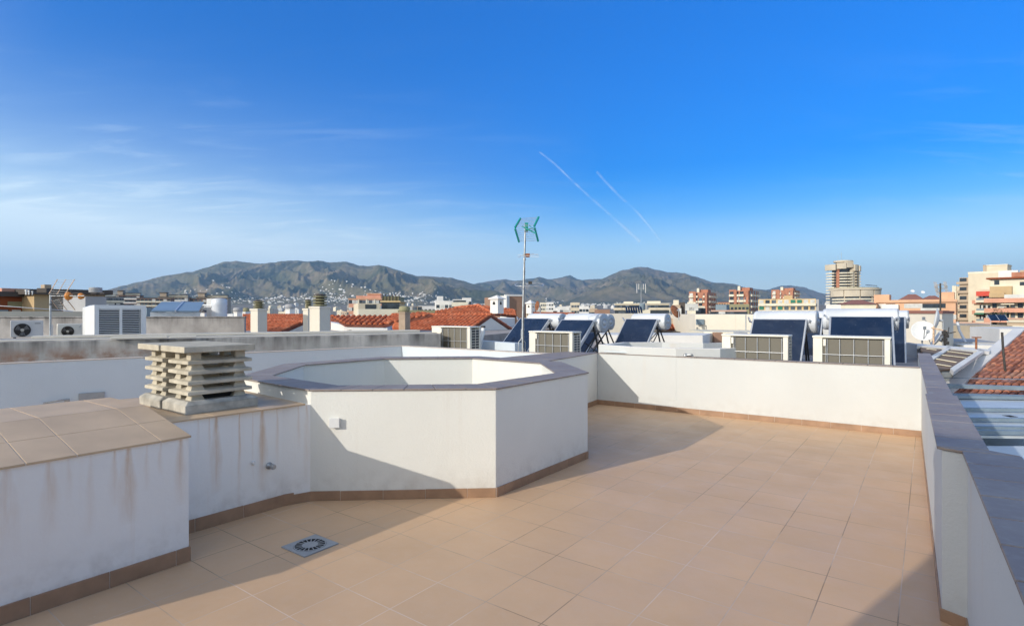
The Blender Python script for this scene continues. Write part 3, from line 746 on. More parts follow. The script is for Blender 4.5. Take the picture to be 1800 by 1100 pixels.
# ---- air conditioners
def ac_front(x0,x1,ytop,ybot,Y,label,mat,brown=False,badge=None):
    p=P(x0,ybot,Y); RZ=R(42); w=(x1-x0)/F*Y/(math.cos(RZ)-(x1-900)/F*math.sin(RZ)); h=(ybot-ytop)/F*Y
    root=empty('air_conditioner',(p.x,p.y,p.z),RZ,label,'air conditioner','air conditioner outdoor units')
    MB().box(0,w,0,.3,.03,h).build('casing',mat,root,bevel=.012)
    [MB().box(q_,q_+.06,.02,.28,-.12,.03).build('foot',M['ac_dark'],root) for q_ in (.06,w-.12)]
    r=h*.36; c=(w*.36,-.0,h*.47); my=Matrix.Translation((c[0],0,c[2]))@Matrix.Rotation(R(90),4,'X')
    f=MB(); f.lathe([(r,-.002),(r,.012)],36,m=my); f.build('fan_opening',M['fan_brown'] if brown else M['ac_dark'],root)
    f=MB()
    for k in range(9): 
        rr=r*(.28+.72*k/8)
        f.tube([(c[0]+rr*math.cos(t*math.pi/14),-.02,c[2]+rr*math.sin(t*math.pi/14)) for t in range(29)],.0035,4,cap=False)
    for k in range(12):
        t=k*math.pi/6; f.bar((c[0]+r*.2*math.cos(t),-.018,c[2]+r*.2*math.sin(t)),(c[0]+r*math.cos(t+.25),-.018,c[2]+r*math.sin(t+.25)),.005,.005)
    f.build('fan_guard',M['fan_brown'] if brown else M['steel_dark'],root)
    f=MB(); 
    for k in range(3):
        t=k*2.094; q=[(c[0]+r*.2*math.cos(t),-.013,c[2]+r*.2*math.sin(t)),(c[0]+r*.9*math.cos(t+.1),-.0135,c[2]+r*.9*math.sin(t+.1)),(c[0]+r*.9*math.cos(t+.95),-.0145,c[2]+r*.9*math.sin(t+.95)),(c[0]+r*.2*math.cos(t+1.2),-.014,c[2]+r*.2*math.sin(t+1.2))]
        f.add(q+[(x,y-.002,z) for x,y,z in q],[(0,1,2,3),(7,6,5,4),(0,4,5,1),(1,5,6,2),(2,6,7,3),(3,7,4,0)])
    f.build('fan_blades',M['grey_far'],root)
    f=MB(); f.lathe([(r*.24,.02),(r*.22,.032)],18,m=my); f.build('fan_hub',M['fan_hub'],root)
    f=MB()
    if badge=='bar': f.box(w*.74,w*.92,-.003,-.001,h*.82,h*.85)
    else:
        f.add([(w*.76,-.002,h*.77),(w*.83,-.002,h*.86),(w*.82,-.002,h*.78),(w*.76,-.004,h*.77),(w*.83,-.004,h*.86),(w*.82,-.004,h*.78)],[(3,5,4),(0,1,2),(0,3,4,1),(1,4,5,2),(2,5,3,0)])
    f.build('badge',M['ac_dark'] if badge=='bar' else M['metal_blue'],root)
    if brown:
        f=MB()
        for k in range(7): f.box(-.14,-.10,0,.06,.04+k*h*.125,.07+k*h*.125)
        f.box(-.16,-.14,0,.06,.02,h*.95); f.box(-.10,-.085,0,.06,.02,h*.95)
        f.build('side_grille',M['ac_white'],root)
    return root
ac_front(18,76,563.5,595,15.0,'grey white air conditioner with black round fan at far left on the grey ledge',M['ac_white'],badge='bar')
ac_front(101,150,569.5,594,14.2,'cream air conditioner with brown round fan beside the louvred white box',M['ac_casing'],brown=True)

# ---- louvred white box
p0=P(153+13,593,13.4)
lv=empty('louvred_box',(p0.x,p0.y,p0.z),R(43),'white louvred ventilation housing with two rows of slats on the grey wall','ventilation box')
w=91/F*13.4/(math.cos(R(43))+644/F*math.sin(R(43))); h=(593-536)/F*13.4; d=.8
fr=MB()
fr.box(0,.09,0,d,0,h);fr.box(w-.11,w,0,d,0,h);fr.box(.09,w-.11,.001,d,h-.10,h);fr.box(.09,w-.11,.001,.05,0,.03);fr.box(w*.5-.03,w*.5+.03,.001,.06,.03,h-.10); fr.box(.09,w-.11,d-.05,d-.001,0,h-.1)
# left cheek, splayed
fr.add([(0,0,0),(0,0,h),(-.15,.35,h-.06),(-.15,.35,0),(-.15,d,h-.06),(-.15,d,0),(0,d,0),(0,d,h)],[(0,3,2,1),(3,5,4,2),(1,2,4,7),(5,6,7,4)])
fr.build('housing',M['white_plastic'],lv,bevel=.006)
MB().box(.08,w-.10,.25,.30,.02,h-.08).build('dark_inside',M['dark_hole'],lv)
for xa,xb in ((.09,w*.5-.03),(w*.5+.03,w-.11)):
    s=MB(); nsl=15
    for k in range(nsl):
        z=.045+k*(h-.16)/(nsl-1); s.add([(xa,.0,z-.010),(xb,.0,z-.010),(xb,.035,z+.003),(xa,.035,z+.003),(xa,.0,z-.002),(xb,.0,z-.002),(xb,.035,z+.009),(xa,.035,z+.009)],[(0,3,2,1),(4,5,6,7),(0,1,5,4),(1,2,6,5),(2,3,7,6),(3,0,4,7)])
    s.build('louvre_slats',M['white_plastic'],lv)

# ---- mast with grid antennas at far left
def mast(mb,x,y0,y1,Y,r=.02,n=8):
    a=P(x,y0,Y); b=P(x,y1,Y); a.x=b.x=(a.x+b.x)/2; mb.tube([a,b],r,n)
def grid_antenna(root_name,label,Y):
    p=P(88,632,Y); base=p.z
    root=empty(root_name,(p.x,p.y,-.1),0,label,'antenna')
    def L_(x,y,dy=0): q=P(x,y,Y+dy); return Vector((q.x-p.x,q.y-p.y,q.z+.1))
    mb=MB(); mb.tube([L_(88,650),L_(88.5,518)],.018,8); mb.build('mast',M['galv'],root)
    for y in (535,594): MB().tube([L_(88.3,y-1),L_(88.3,y+1)],.024,8).build('clamp',M['ac_dark'],root)
    # corner reflector: upper and lower leaves of rods
    fr=MB(); rods=MB()
    up=[L_(86,517,.1),L_(101,491,.35)],[L_(114,518,.1),L_(131,491,.35)]
    lo=[L_(91,528,.1),L_(104,546,.35)],[L_(115,523,.1),L_(132,545,.35)]
    for (a,b),(c,d_) in (up,lo):
        fr.bar(a,b,.012,.012); fr.bar(c,d_,.012,.012); fr.bar((a+c)/2,(b+d_)/2,.009,.009)
        for k in range(7):
            t=.05+k*.15; rods.tube([a.lerp(b,t),c.lerp(d_,t)],.0035,5)
    fr.build('reflector_frame',M['rust_pale'],root); rods.build('reflector_rods',M['galv'],root)
    b=MB(); b.tube([L_(88,520),L_(148,520,-.15)],.009,6)
    for x in (98,106,128,134,140): b.tube([L_(x,520,-.2),L_(x,520,.2)],.004,5)
    b.build('boom',M['galv'],root)
    o=MB()
    for x,rr in ((121,.085),(143,.065)):
        c=L_(x,520.5,-.05); mm=Matrix.Translation(c)@Matrix.Rotation(R(90),4,'Y')
        o.lathe([(rr*.35,-.05),(rr,-.03),(rr,.0),(rr*.8,.035),(rr*.25,.05)],8,m=mm,smooth=False)
    o.build('director_disc',M['orange'],root)
grid_antenna('grid_antenna','galvanised mast with rusty grid reflector and orange discs at the far left',11.4)
# cable drooping across
c=[P(-60,534,11.3),P(0,537.5,11.3),P(50,541,11.4),P(100,544.5,11.6),P(128,547.5,12.2)]
tag(MB().tube(c,.008,6).build('overhead_cable',M['alu']),'thin white cable stretched past the antenna mast at far left','cable')
# fallen yagi
Y=10.9; rt=P(156,634,Y)
yg=empty('fallen_antenna',(rt.x,rt.y,rt.z),0,'dark yagi antenna leaning low in front of the grey wall','antenna')
def Lq(x,y,dy=0): q=P(x,y,Y+dy); return Vector((q.x-rt.x,q.y-rt.y,q.z-rt.z))
mb=MB(); mb.tube([Lq(156,640),Lq(156,616)],.014,6); mb.build('stub_mast',M['rust'],yg)
mb=MB(); mb.tube([Lq(160,620),Lq(220,597,.5)],.009,6)
for k in range(17):
    t=k/16; a=Lq(170,616).lerp(Lq(219,597.5,.5),t); mb.tube([a+Vector((-.012,-.03,-.028)),a+Vector((.012,.03,.028))],.004,4)
mb.build('boom',M['steel_dark'],yg)
mb=MB(); mm=Matrix.Translation(Lq(161,618.5)); mb.box(-.04,.05,-.03,.03,-.035,.035,mm@Matrix.Rotation(R(-20),4,'Y')); mb.build('feed_box',M['rust'],yg,bevel=.01)
mb=MB()
for a,b in (((146,610),(156,622)),((143,626),(154,633)),((178,617),(190,631)),((182,615),(196,626)),((150,600),(158,616))): mb.tube([Lq(*a),Lq(*b)],.003,4)
mb.build('reflector_rods',M['galv'],yg)

# ================================================================ solar collectors, tanks
def solar(xl,xr,ytop,Y,ang,label,tilt=43,Lp=1.55,tank=(0,0),tankr=.27,toff=.42,tz=-.0,grp='solar water heaters on the neighbouring roof',tx=None):
    """panel facing the sun: right top corner at photo x = xr, width solved from xl"""
    cr=(xr-900)/F; cl=(xl-900)/F
    ux,uy=math.cos(R(ang)),-math.sin(R(ang))            # along the top edge, left to right (right end nearer)
    Lw=Y*(cr-cl)/(ux-cl*uy)                              # from Yr: X_l = cl*(Y - uy*L)
    Xr=cr*Y; z=H-(ytop-550)/F*Y
    Xl=Xr-ux*Lw; Yl=Y-uy*Lw
    root=empty('solar_water_heater',(Xl,Yl,z),R(-ang),label,'solar water heater',grp)
    # local: x along the edge, y away from viewer, z up; panel drops toward -y
    ty=math.cos(R(tilt))*Lp; tzz=math.sin(R(tilt))*Lp
    m=Matrix.Rotation(R(tilt),4,'X')
    MB().box(.0,Lw,-Lp,0,-.085,-.004,m).build('collector_frame',M['alu'],root,bevel=.006)
    MB().box(.035,Lw-.035,-Lp+.035,-.035,-.003,.004,m).build('collector_glass',M['solar'],root)
    t0,t1=tx if tx else (-.05,Lw+.12)
    cy=tankr*.95+.02; cz=-.09+tz*.5
    mx=Matrix.Translation((t0,cy,cz))@Matrix.Rotation(R(90),4,'Y')
    Lt=t1-t0; r=tankr
    tb=MB(); tb.lathe([(r*.55,-.012),(r*.9,-.004),(r,.03),(r,.05),(r*1.006,.052),(r*1.006,.06),(r,.062),(r,Lt-.06),(r*1.006,Lt-.058),(r*1.006,Lt-.05),(r,Lt-.045),(r,Lt-.02)],40,m=mx); tk=tb.build('tank',M['tank'],root)
    e=MB(); 
    e.lathe([(r*.985,Lt-.021),(r*.985,Lt+.004),(r*.90,Lt+.010),(r*.72,Lt-.004),(r*.66,Lt+.010),(r*.40,Lt+.012),(r*.36,Lt+.0),(r*.30,Lt+.0),(r*.25,Lt+.03),(r*.08,Lt+.034)],40,m=mx); e.build('tank_end',M['tank_end'],root)
    s=MB(); zf=-tzz-.03; yb=cy+.28
    for x in (.08,Lw-.06):
        s.bar((x,-ty,-tzz-.05),(x,.05,-.10),.03,.03)
        s.bar((x,yb-.1,zf),(x,.02,-.12),.035,.035)
        s.bar((x,yb+.35,zf),(x,cy-.05,cz-r*.7),.03,.03)
        s.bar((x,-ty+.1,zf),(x,yb+.4,zf),.03,.03)
        s.bar((x,-ty+.4,zf+.02),(x,cy,cz-r*.95),.022,.022)
        s.bar((x,cy-.22,cz-r*.85),(x,cy+.22,cz-r*.85),.03,.03)
    s.bar((.08,yb+.3,zf+.1),(Lw-.06,cy,cz-r),.02,.02); s.bar((Lw-.06,yb+.3,zf+.1),(.08,cy,cz-r),.02,.02)
    s.build('support_frame',M['steel_dark'],root)
    pp=MB(); pp.tube([(-.03,-.06,-.06),(-.09,-.02,.02),(-.10,cy*.6,cz),(t0+.04,cy,cz-.05)],.016,8); pp.build('pipework',M['alu'],root); pp=MB(); pp.tube([(Lw+.0,-.08,-.06),(Lw+.06,-.04,-.03),(Lw+.06,cy*.5,cz-r*.6)],.014,8); pp.build('pipework',M['alu'],root)
    return root
solar(914,967,559,15.0,42,'solar water heater left of the tall antenna mast foot',tilt=42,Lp=1.75,tx=(.22,1.35),tankr=.20,tz=.03)
solar(987,1045.5,561.5,13.6,42,'solar water heater with round tank end beside the caged air conditioner',tilt=43,Lp=1.7,tx=(.05,1.12),tankr=.235,tz=.00)
solar(1010,1064,561,16.6,42,'solar water heater mostly hidden behind another one',tilt=43,Lp=1.6,tx=(.05,1.15),tankr=.235,tz=.0)
solar(1100,1156.5,560,16.5,40,'solar water heater standing alone above the low white octagon',tilt=46,Lp=1.5,tx=(.15,1.25),tankr=.24,tz=.0)
solar(1323,1419,560,12.3,36,'wide solar water heater behind the left of two big air conditioners',tilt=50,Lp=1.7,tx=(.0,1.30),tankr=.25,tz=.02)
solar(1360,1447,557.5,15.4,36,'solar water heater squeezed between the two wide ones',tilt=50,Lp=1.6,tx=(.0,1.42),tankr=.25,tz=.02)
solar(1458,1570,555.5,11.0,32,'widest solar water heater spotted with dirt behind the right air conditioner',tilt=42,Lp=1.9,tx=(-.12,1.18),tankr=.22,tz=.04)
solar(1490,1592,556,13.4,34,'solar water heater tucked behind the widest one on its right side',tilt=46,Lp=1.8,tx=(-.05,1.25),tankr=.22,tz=.03)
# neighbour roof deck
deck([tuple(C1+nrm*.3),tuple(C2+nrm*.3),(16,22),(8,34),(-6,34),(-4.5,13.6),(-.8,12.5)],.58,M['deck'])

# ---- caged air conditioners (rear side to the viewer)
def ac_back(xl,xr,ytop,Yr,label,h=.72,ang=36,depth=.34,casL=.20,side='r'):
    cr=(xr-900)/F; cl=(xl-900)/F; ux,uy=math.cos(R(ang)),-math.sin(R(ang))
    w=Yr*(cr-cl)/(ux-cl*uy); Xr=cr*Yr; z=H-(ytop-550)/F*Yr
    root=empty('caged_air_conditioner',(Xr-ux*w,Yr-uy*w,z-h),R(-ang),label,'air conditioner','air conditioner outdoor units')
    x0=w*casL; x1=w*.93
    c=MB(); c.box(0,x0,0,depth,.02,h-.012); c.box(x0,w,.05,depth-.05,.02,h-.05); c.box(x1,w,0,.05,.02,h-.012); c.box(x0,x1,0,.05,.02,.08)
    c.box(x1,w,depth-.05,depth,.02,h-.012); c.box(x0,x1,depth-.05,depth,.02,h-.012)
    c.build('casing',M['ac_casing'],root,bevel=.006)
    MB().box(-.012,w+.012,-.012,depth+.012,h-.012,h+.022).build('top_cover',M['ac_casing'],root,bevel=.012)
    f=MB(); f.box(x0+.005,x1-.005,.03,.049,.085,h-.03); f.build('coil',M['fins'],root)
    g=MB(); 
    nn=4
    for k in range(nn+1):
        x=x0+.05+(x1-x0-.07)*k/nn; g.tube([(x,.008,.05),(x,.008,h-.03)],.006,6)
        if k in (0,nn): g.tube([(x+.02,.012,.05),(x+.02,.012,h-.03)],.004,6)
    for zz_ in (.28,.62): g.tube([(x0,.001,h*zz_),(x1+.02,.001,h*zz_)],.006,6)
    g.build('guard',M['alu'],root)
    g=MB(); g.box(w-.03,w+.002,.055,depth-.055,.1,h-.05); g.build('side_coil',M['ac_dark'],root)
    g=MB()
    for k in range(12): g.box(w+.002,w+.008,.05,depth-.05,.1+k*(h-.17)/11,.112+k*(h-.17)/11)
    for y_ in (.05,depth/2,depth-.06): g.box(w+.0025,w+.0105,y_,y_+.01,.08,h-.04)
    g.build('side_grille',M['ac_casing'],root)
    g=MB(); g.tube([(-.005,.12,.25),(-.06,.10,.22),(-.08,.08,.05),(-.09,.06,-.02),(-.30,.05,-.03)],.016,8); g.build('pipework',M['ac_dark'],root)
    g=MB(); g.box(x0+.012,x0+.05,-.018,.0,h-.14,h-.03); g.build('sensor_clip',M['ac_casing'],root,bevel=.004)
    return root
ac_back(1429,1565,595,8.45,'biggest caged air conditioner behind the right end of the back parapet',casL=.13)
ac_back(1269,1385,591.5,9.25,'caged air conditioner behind the middle of the back parapet',casL=.14)
ac_back(930,1006,585,11.3,'caged air conditioner in front of a solar panel beside the mast foot',casL=.15,depth=.36)
ac_back(759,826,575.5,13.6,'caged pale air conditioner at the right end of the grey wall',casL=.24,h=.9,depth=.40)

# ---- tall antenna mast
Y=12.2; b0=P(920,640,Y)
am=empty('antenna_mast',(b0.x,b0.y,.58),0,'tall galvanised television mast with teal tipped antenna against the sky','antenna')
def La(x,y,dy=0): q=P(x,y,Y+dy); return Vector((q.x-b0.x,q.y-b0.y,q.z-.58))
mb=MB(); mb.tube([La(919,628),La(919.3,560)],.030,10); mb.tube([La(919.3,562),La(921.5,470)],.026,10); mb.tube([La(921.4,472),La(923.6,392)],.020,10)
mb.build('mast',M['galv'],am)
mb=MB(); mb.tube([La(911,622),La(911.5,602),La(916.5,595),La(916.5,578)],.009,6); mb.tube([La(923.5,622),La(923.5,602),La(919.8,595),La(919.8,578)],.009,6)
for y in (579,500,456,447,492): mb.tube([La(919.2+(579-y)*.022,y-1),La(919.2+(579-y)*.022,y+1)],.036,10)
mb.build('bracket',M['galv'],am)
# top panel antenna: two V shaped reflector wings
for (a,b,dy0,dy1) in (((915,384),(905.5,400),.15,-.1),((905.5,402),(912.5,425.5),-.1,.15),((947,381.5),(939,398),.15,-.1),((940,400.5),(946,424),-.1,.15)):
    MB().bar(La(*a,dy0),La(*b,dy1),.032,.036).build('wing_bar',M['teal'],am)
mb=MB()
for k in range(7):
    t=.04+k*.15
    mb.tube([La(915,384,.15).lerp(La(905.5,400,-.1),t),La(947,381.5,.15).lerp(La(939,398,-.1),t)],.0045,5)
    mb.tube([La(905.5,402,-.1).lerp(La(912.5,425.5,.15),t),La(940,400.5,-.1).lerp(La(946,424,.15),t)],.0045,5)
mb.build('wing_rods',M['alu'],am)
mb=MB(); mb.tube([La(918,398),La(943,411,-.25)],.014,6); mb.box(-.035,.035,-.04,.04,-.09,.10,Matrix.Translation(La(925.5,400))); mb.tube([La(930,396,-.2),La(939,404,-.2),La(930,406,-.2)],.008,6)
mb.tube([La(929,403,-.1),La(937,401,.1)],.012,6); mb.build('dipole_box',M['teal'],am)
mb=MB(); mb.tube([La(910,452.5,.3),La(921,449),La(946,447,-.2)],.005,6); mb.tube([La(910,448),La(947,452,-.3)],.004,6); mb.tube([La(921,447),La(937,446),La(947,449.5)],.004,6); mb.build('fm_rods',M['alu'],am)
mb=MB(); mb.box(-.05,.04,-.04,.04,-.045,.035,Matrix.Translation(La(928,448.5,-.05))); mb.build('rusty_box',M['rust'],am,bevel=.01)
mb=MB(); ptsl=[La(905+0*i,0) for i in range(0)]
c=La(930.5,500.5); rx=.33; pts=[]
for k in range(33):
    t=2*math.pi*k/32; ct,st=math.cos(t),math.sin(t)
    pts.append(c+Vector((math.copysign(abs(ct)**.5,ct)*.31,st*.25,math.copysign(abs(st)**.7,st)*.045)))
mb.tube(pts,.007,6,cap=False); mb.tube([La(922,500.5),La(934,497)],.009,6); mb.build('loop_dipole',M['alu'],am)
MB().box(-.04,.04,-.03,.03,-.03,.03,Matrix.Translation(La(932,497))).build('loop_box',M['steel_dark'],am)
cb_=MB(); cb_.tube([La(924.3,400),La(922.6,450,-.03),La(921.0,500,-.035),La(920.4,560,-.04),La(919.8,612,-.04)],.007,6); cb_.build('cable',M['ac_dark'],am)

# ---- second smaller octagon behind the back parapet
o2c=P(1170,604,13.0); zt=H-(604-550)/F*11.6
s2=empty('small_octagonal_wall',(0,0,0),0,'second low white octagonal wall beyond the back parapet','wall')
zt=1.08
def g3(x,y): return Vector(G(x,y,zt)[:2])
o_=[g3(1052,606.5),g3(1108,610.5),g3(1188,613.5),g3(1266,614),Vector(G(1266,614,zt)[:2])+Vector((1.6,1.0)),Vector(G(1266,614,zt)[:2])+Vector((1.3,2.3)),g3(1240,604.0),g3(1160,602.0),g3(1096,602.2)]
cc=sum(o_,Vector((0,0)))/len(o_); i_=[cc+(p-cc)*.90 for p in o_]
mb=MB(); ring(mb,o_,i_,.2,zt); mb.build('wall_body',M['wall_white'],s2)
mb=MB(); gb=MB()
for k in range(len(o_)): coping_run(mb,gb,o_[k],o_[(k+1)%len(o_)],i_[k],i_[(k+1)%len(o_)],zt,th=.012,L=.4)
mb.build('coping',M['white_far'],s2)

# white wall left of the mast with bent vent pipe
p=P(845,612,14.5); mb=MB(); mb.tube([P(842.5,618,14.3),P(845,600,14.3),P(849,585,14.35),P(849.5,575,14.4)],.05,12); 
vp=empty('vent_pipe',(0,0,0),0,'leaning white vent pipe with dark cap beside the caged pale air conditioner','pipe'); mb.build('pipe',M['white_plastic'],vp)
mb=MB(); mb.tube([P(849.3,576,14.4),P(849.4,572.5,14.4)],.058,12); mb.build('cap',M['steel_dark'],vp)
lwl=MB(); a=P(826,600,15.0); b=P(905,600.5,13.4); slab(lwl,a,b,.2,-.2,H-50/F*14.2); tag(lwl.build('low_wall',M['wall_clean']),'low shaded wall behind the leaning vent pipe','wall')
M['tile_bed']=plain('tile_bed',(.17,.055,.035),.9,var=.3,scale=3,coords='World')  # darker than the tiles: channel dirt plus painted shade in the gaps
# ================================================================ barrel tile roofs
def clip_interval(poly,u):
    vs=[]
    n=len(poly)
    for i in range(n):
        (x0,y0),(x1,y1)=poly[i],poly[(i+1)%n]
        if (x0-u)*(x1-u)<0: vs.append(y0+(u-x0)/(x1-x0)*(y1-y0))
    vs.sort()
    return (vs[0],vs[-1]) if len(vs)>=2 else None
def barrel_roof(parent, pts3, pitch=.25, tl=.42, r=.088, mat=None, name='roof_tiles', upvec=None, base=True):
    pts=[Vector(p) for p in pts3]; n=(pts[1]-pts[0]).cross(pts[2]-pts[0])
    if n.length<1e-6: n=(pts[2]-pts[0]).cross(pts[3]-pts[0])
    n.normalize(); 
    if n.z<0: n=-n
    v=(Vector((0,0,1))-n*n.z).normalized() if upvec is None else (Vector(upvec)-n*n.dot(Vector(upvec))).normalized()
    u=v.cross(n).normalized(); o=pts[0]
    poly=[((p-o).dot(u),(p-o).dot(v)) for p in pts]
    u0=min(p[0] for p in poly); u1=max(p[0] for p in poly)
    mb=MB(); K=5; x=u0+pitch/2
    while x<u1:
        iv=clip_interval(poly,x)
        if iv and iv[1]-iv[0]>.05:
            a,b=iv; s=a
            while s<b-.02:
                e=min(b,s+tl); jit=rnd.uniform(-.006,.006)
                vs=[]
                for (q,rr,up) in ((s,r,.010),(e,r*.86,.0)):
                    for k in range(K+1):
                        t=math.pi*k/K
                        vs.append(o+u*(x+jit+math.cos(t)*rr)+v*q+n*(math.sin(t)*rr+up+.012))
                fs=[(k,k+1,K+2+k,K+1+k) for k in range(K)]
                mb.add(vs,fs,True); 
                # closed lower face so the courses read
                mb.add(vs[:K+1],[tuple(range(K,-1,-1))])
                s=e
        x+=pitch
    t=mb.build(name,mat or M['terracotta'],parent)
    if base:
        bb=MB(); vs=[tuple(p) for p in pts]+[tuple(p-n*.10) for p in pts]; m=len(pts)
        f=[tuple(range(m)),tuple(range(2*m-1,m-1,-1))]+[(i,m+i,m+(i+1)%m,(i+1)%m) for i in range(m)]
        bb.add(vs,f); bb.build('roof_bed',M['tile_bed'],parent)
    return t
def planepts(anchor, nrm_, pxs): return [rayplane(x,y,anchor,nrm_) for x,y in pxs]
def roofnormal(azdown, pitchdeg):
    """azimuth (deg from +Y, clockwise) toward which the slope falls"""
    return Vector((math.sin(R(azdown))*math.sin(R(pitchdeg)),math.cos(R(azdown))*math.sin(R(pitchdeg)),math.cos(R(pitchdeg))))
AZN=36+180      # falls toward the viewer-left, parallel to the terrace side wall
def capline(parent,a,b,r=.10,mat=None):
    mb=MB(); d=b-a; n=max(1,int(d.length/.4))
    for k in range(n):
        mb.tube([a+d*(k/n),a+d*((k+1.05)/n)],[r,r*.85],8)
    mb.build('ridge_cap',mat or M['terracotta'],parent)
def gablehouse(label,xl,Yr,xr,yr,halfw,rise,zdrop=3.0,L=None,matw='white_far',group=None,back=True,mat=None,pitch=.25):
    """house whose ridge runs along B (left/back) from a gable end at photo (xr,yr)"""
    g=P(xr,yr,Yr); 
    if L is None:
        cl=(xl-900)/F; L=(g.x-cl*g.y)/(cl*B.y-B.x) 
    root=empty('tiled_house',(g.x,g.y,g.z-zdrop),0,label,'house',group)
    O=Vector((g.x,g.y,g.z-zdrop))
    loc=lambda v: Vector(v)-O
    rA=Vector((A.x,A.y,0)); rB=Vector((B.x,B.y,0)); up=Vector((0,0,1))
    r0=g; r1=g+rB*L
    n0=g-rA*halfw-up*rise; n1=n0+rB*L; f0=g+rA*halfw-up*rise; f1=f0+rB*L
    barrel_roof(root,[loc(n0),loc(r0),loc(r1),loc(n1)],mat=mat,pitch=pitch)
    if back: barrel_roof(root,[loc(f0),loc(f1),loc(r1),loc(r0)],mat=mat,pitch=pitch)
    capline(root,loc(r0),loc(r1),mat=mat)
    mb=MB(); e=.15
    zb=-0
    a=[n0+rA*e+rB*e*.2,f0-rA*e+rB*e*.2,f1-rA*e-rB*e,n1+rA*e-rB*e]; rr0=r0+rB*e*.2; rr1=r1-rB*e
    a=[loc(p)-up*.10 for p in a]; rr0=loc(rr0)-up*.13; rr1=loc(rr1)-up*.13
    b=[Vector((p.x,p.y,0)) for p in a]
    vs=b+a+[rr0,rr1]
    mb.add(vs,[(3,2,1,0),(0,1,5,8,4),(1,2,6,5),(2,3,7,9,6),(3,0,4,7)])
    mb.build('wall',M[matw],root)
    return root
# main red roof group around the middle left
gablehouse('white gabled house with the big red tiled roof above the caged pale air conditioner',690,26.0,864,553.5,3.2,1.35,L=None)
# upper roof behind it (hip seen above the ridge line)
h2=empty('tiled_house',(0,0,0),0,'upper red tiled hipped roof peaking just left of the pointed white lantern','house')
Yh=33; apex=P(840,537.5,Yh)
nn=roofnormal(AZN,24)
pl=planepts(apex,nn,[(764,549.0),(866,553.0),(868,551.5),(841,537.2),(800,541.5),(770,546.5)])
barrel_roof(h2,pl,mat=M['terracotta'])
nn2=roofnormal(36+90,24)
pr=planepts(apex,nn2,[(841,537.3),(880,541.5),(905,545),(907,556),(868,552)])
barrel_roof(h2,pr,mat=M['terracotta'])
capline(h2,pl[3],pl[2],.12); capline(h2,pl[3],pl[4],.12)
mb=MB(); mb.prism([tuple(Vector(p[:2])) for p in (pl[0],pl[1],P(905,556,34),P(905,556,42),P(760,556,42))],-6,H-.35); mb.build('wall',M['white_far'],h2)
# left red roofs
gablehouse('low red tiled house left of the tall chimney with the ringed cap',430,25.0,534,566,3.0,1.1,matw='white_far')
h3=empty('tiled_house',(0,0,0),0,'long red tiled roof behind the chimneys on the left','house')
an=P(480,553,34); nn=roofnormal(AZN,16)
barrel_roof(h3,planepts(an,nn,[(428,571),(600,571),(590,556),(535,553.5),(428,553.5)]),mat=M['terracotta'])
mb=MB(); mb.prism([tuple(P(x,560,Yy)[:2]) for x,Yy in ((425,34.6),(600,34.6),(600,39),(425,39))],-6,H-.55); mb.build('wall',M['white_far'],h3)
# middle roof with the dentil eave
h4=empty('tiled_house',(0,0,0),0,'white house with red tiled roof and scalloped eave left of the stained chimney','house')
an=P(608,570.5,24); nn=roofnormal(180+10,17)
pl4=planepts(an,nn,[(606,570.5),(674,571.5),(722,562.0),(705,556),(582,556)]); barrel_roof(h4,pl4,mat=M['terracotta'])
pl5=planepts(pl4[1],roofnormal(AZN+5,20),[(674,571.5),(760,553),(742,550),(690,556)]); barrel_roof(h4,pl5,mat=M['terracotta'])
mb=MB(); mb.prism([tuple(P(x,560,Yy)[:2]) for x,Yy in ((582,26.5),(610,24.3),(678,24.2),(720,30),(700,34),(580,34))],-5,[H-.45,H-.55,H-.60,H-.45,H-.35,H-.35]); mb.build('wall',M['white_far'],h4)
mb=MB()
for k in range(24):
    q=pl4[0].lerp(pl4[1],(k+.5)/24); mb.box(q.x-.045,q.x+.045,q.y-.04,q.y+.2,q.z-.22,q.z-.11)
mb.build('eave_dentils',M['white_far'],h4)
mb=MB(); a=P(614,573,22.0); b=P(678,573,22.0); mb.prism([(a.x,22.3),(b.x,22.3),(b.x,22.9),(a.x,22.9)],-4,H-(577-550)/F*22.3); tag(mb.build('low_white_wall',M['white_far']),'low white wall under the scalloped eave','wall')
mb=MB(); p=P(699,575,21.8); my=Matrix.Translation((p.x,p.y,p.z-.0))@Matrix.Rotation(R(90),4,'X'); mb.lathe([(.20,0),(.20,.06),(.14,.08)],20,m=my); tag(mb.build('terracotta_disc',M['terracotta']),'round terracotta pot mouth beside the stained chimney','pot')

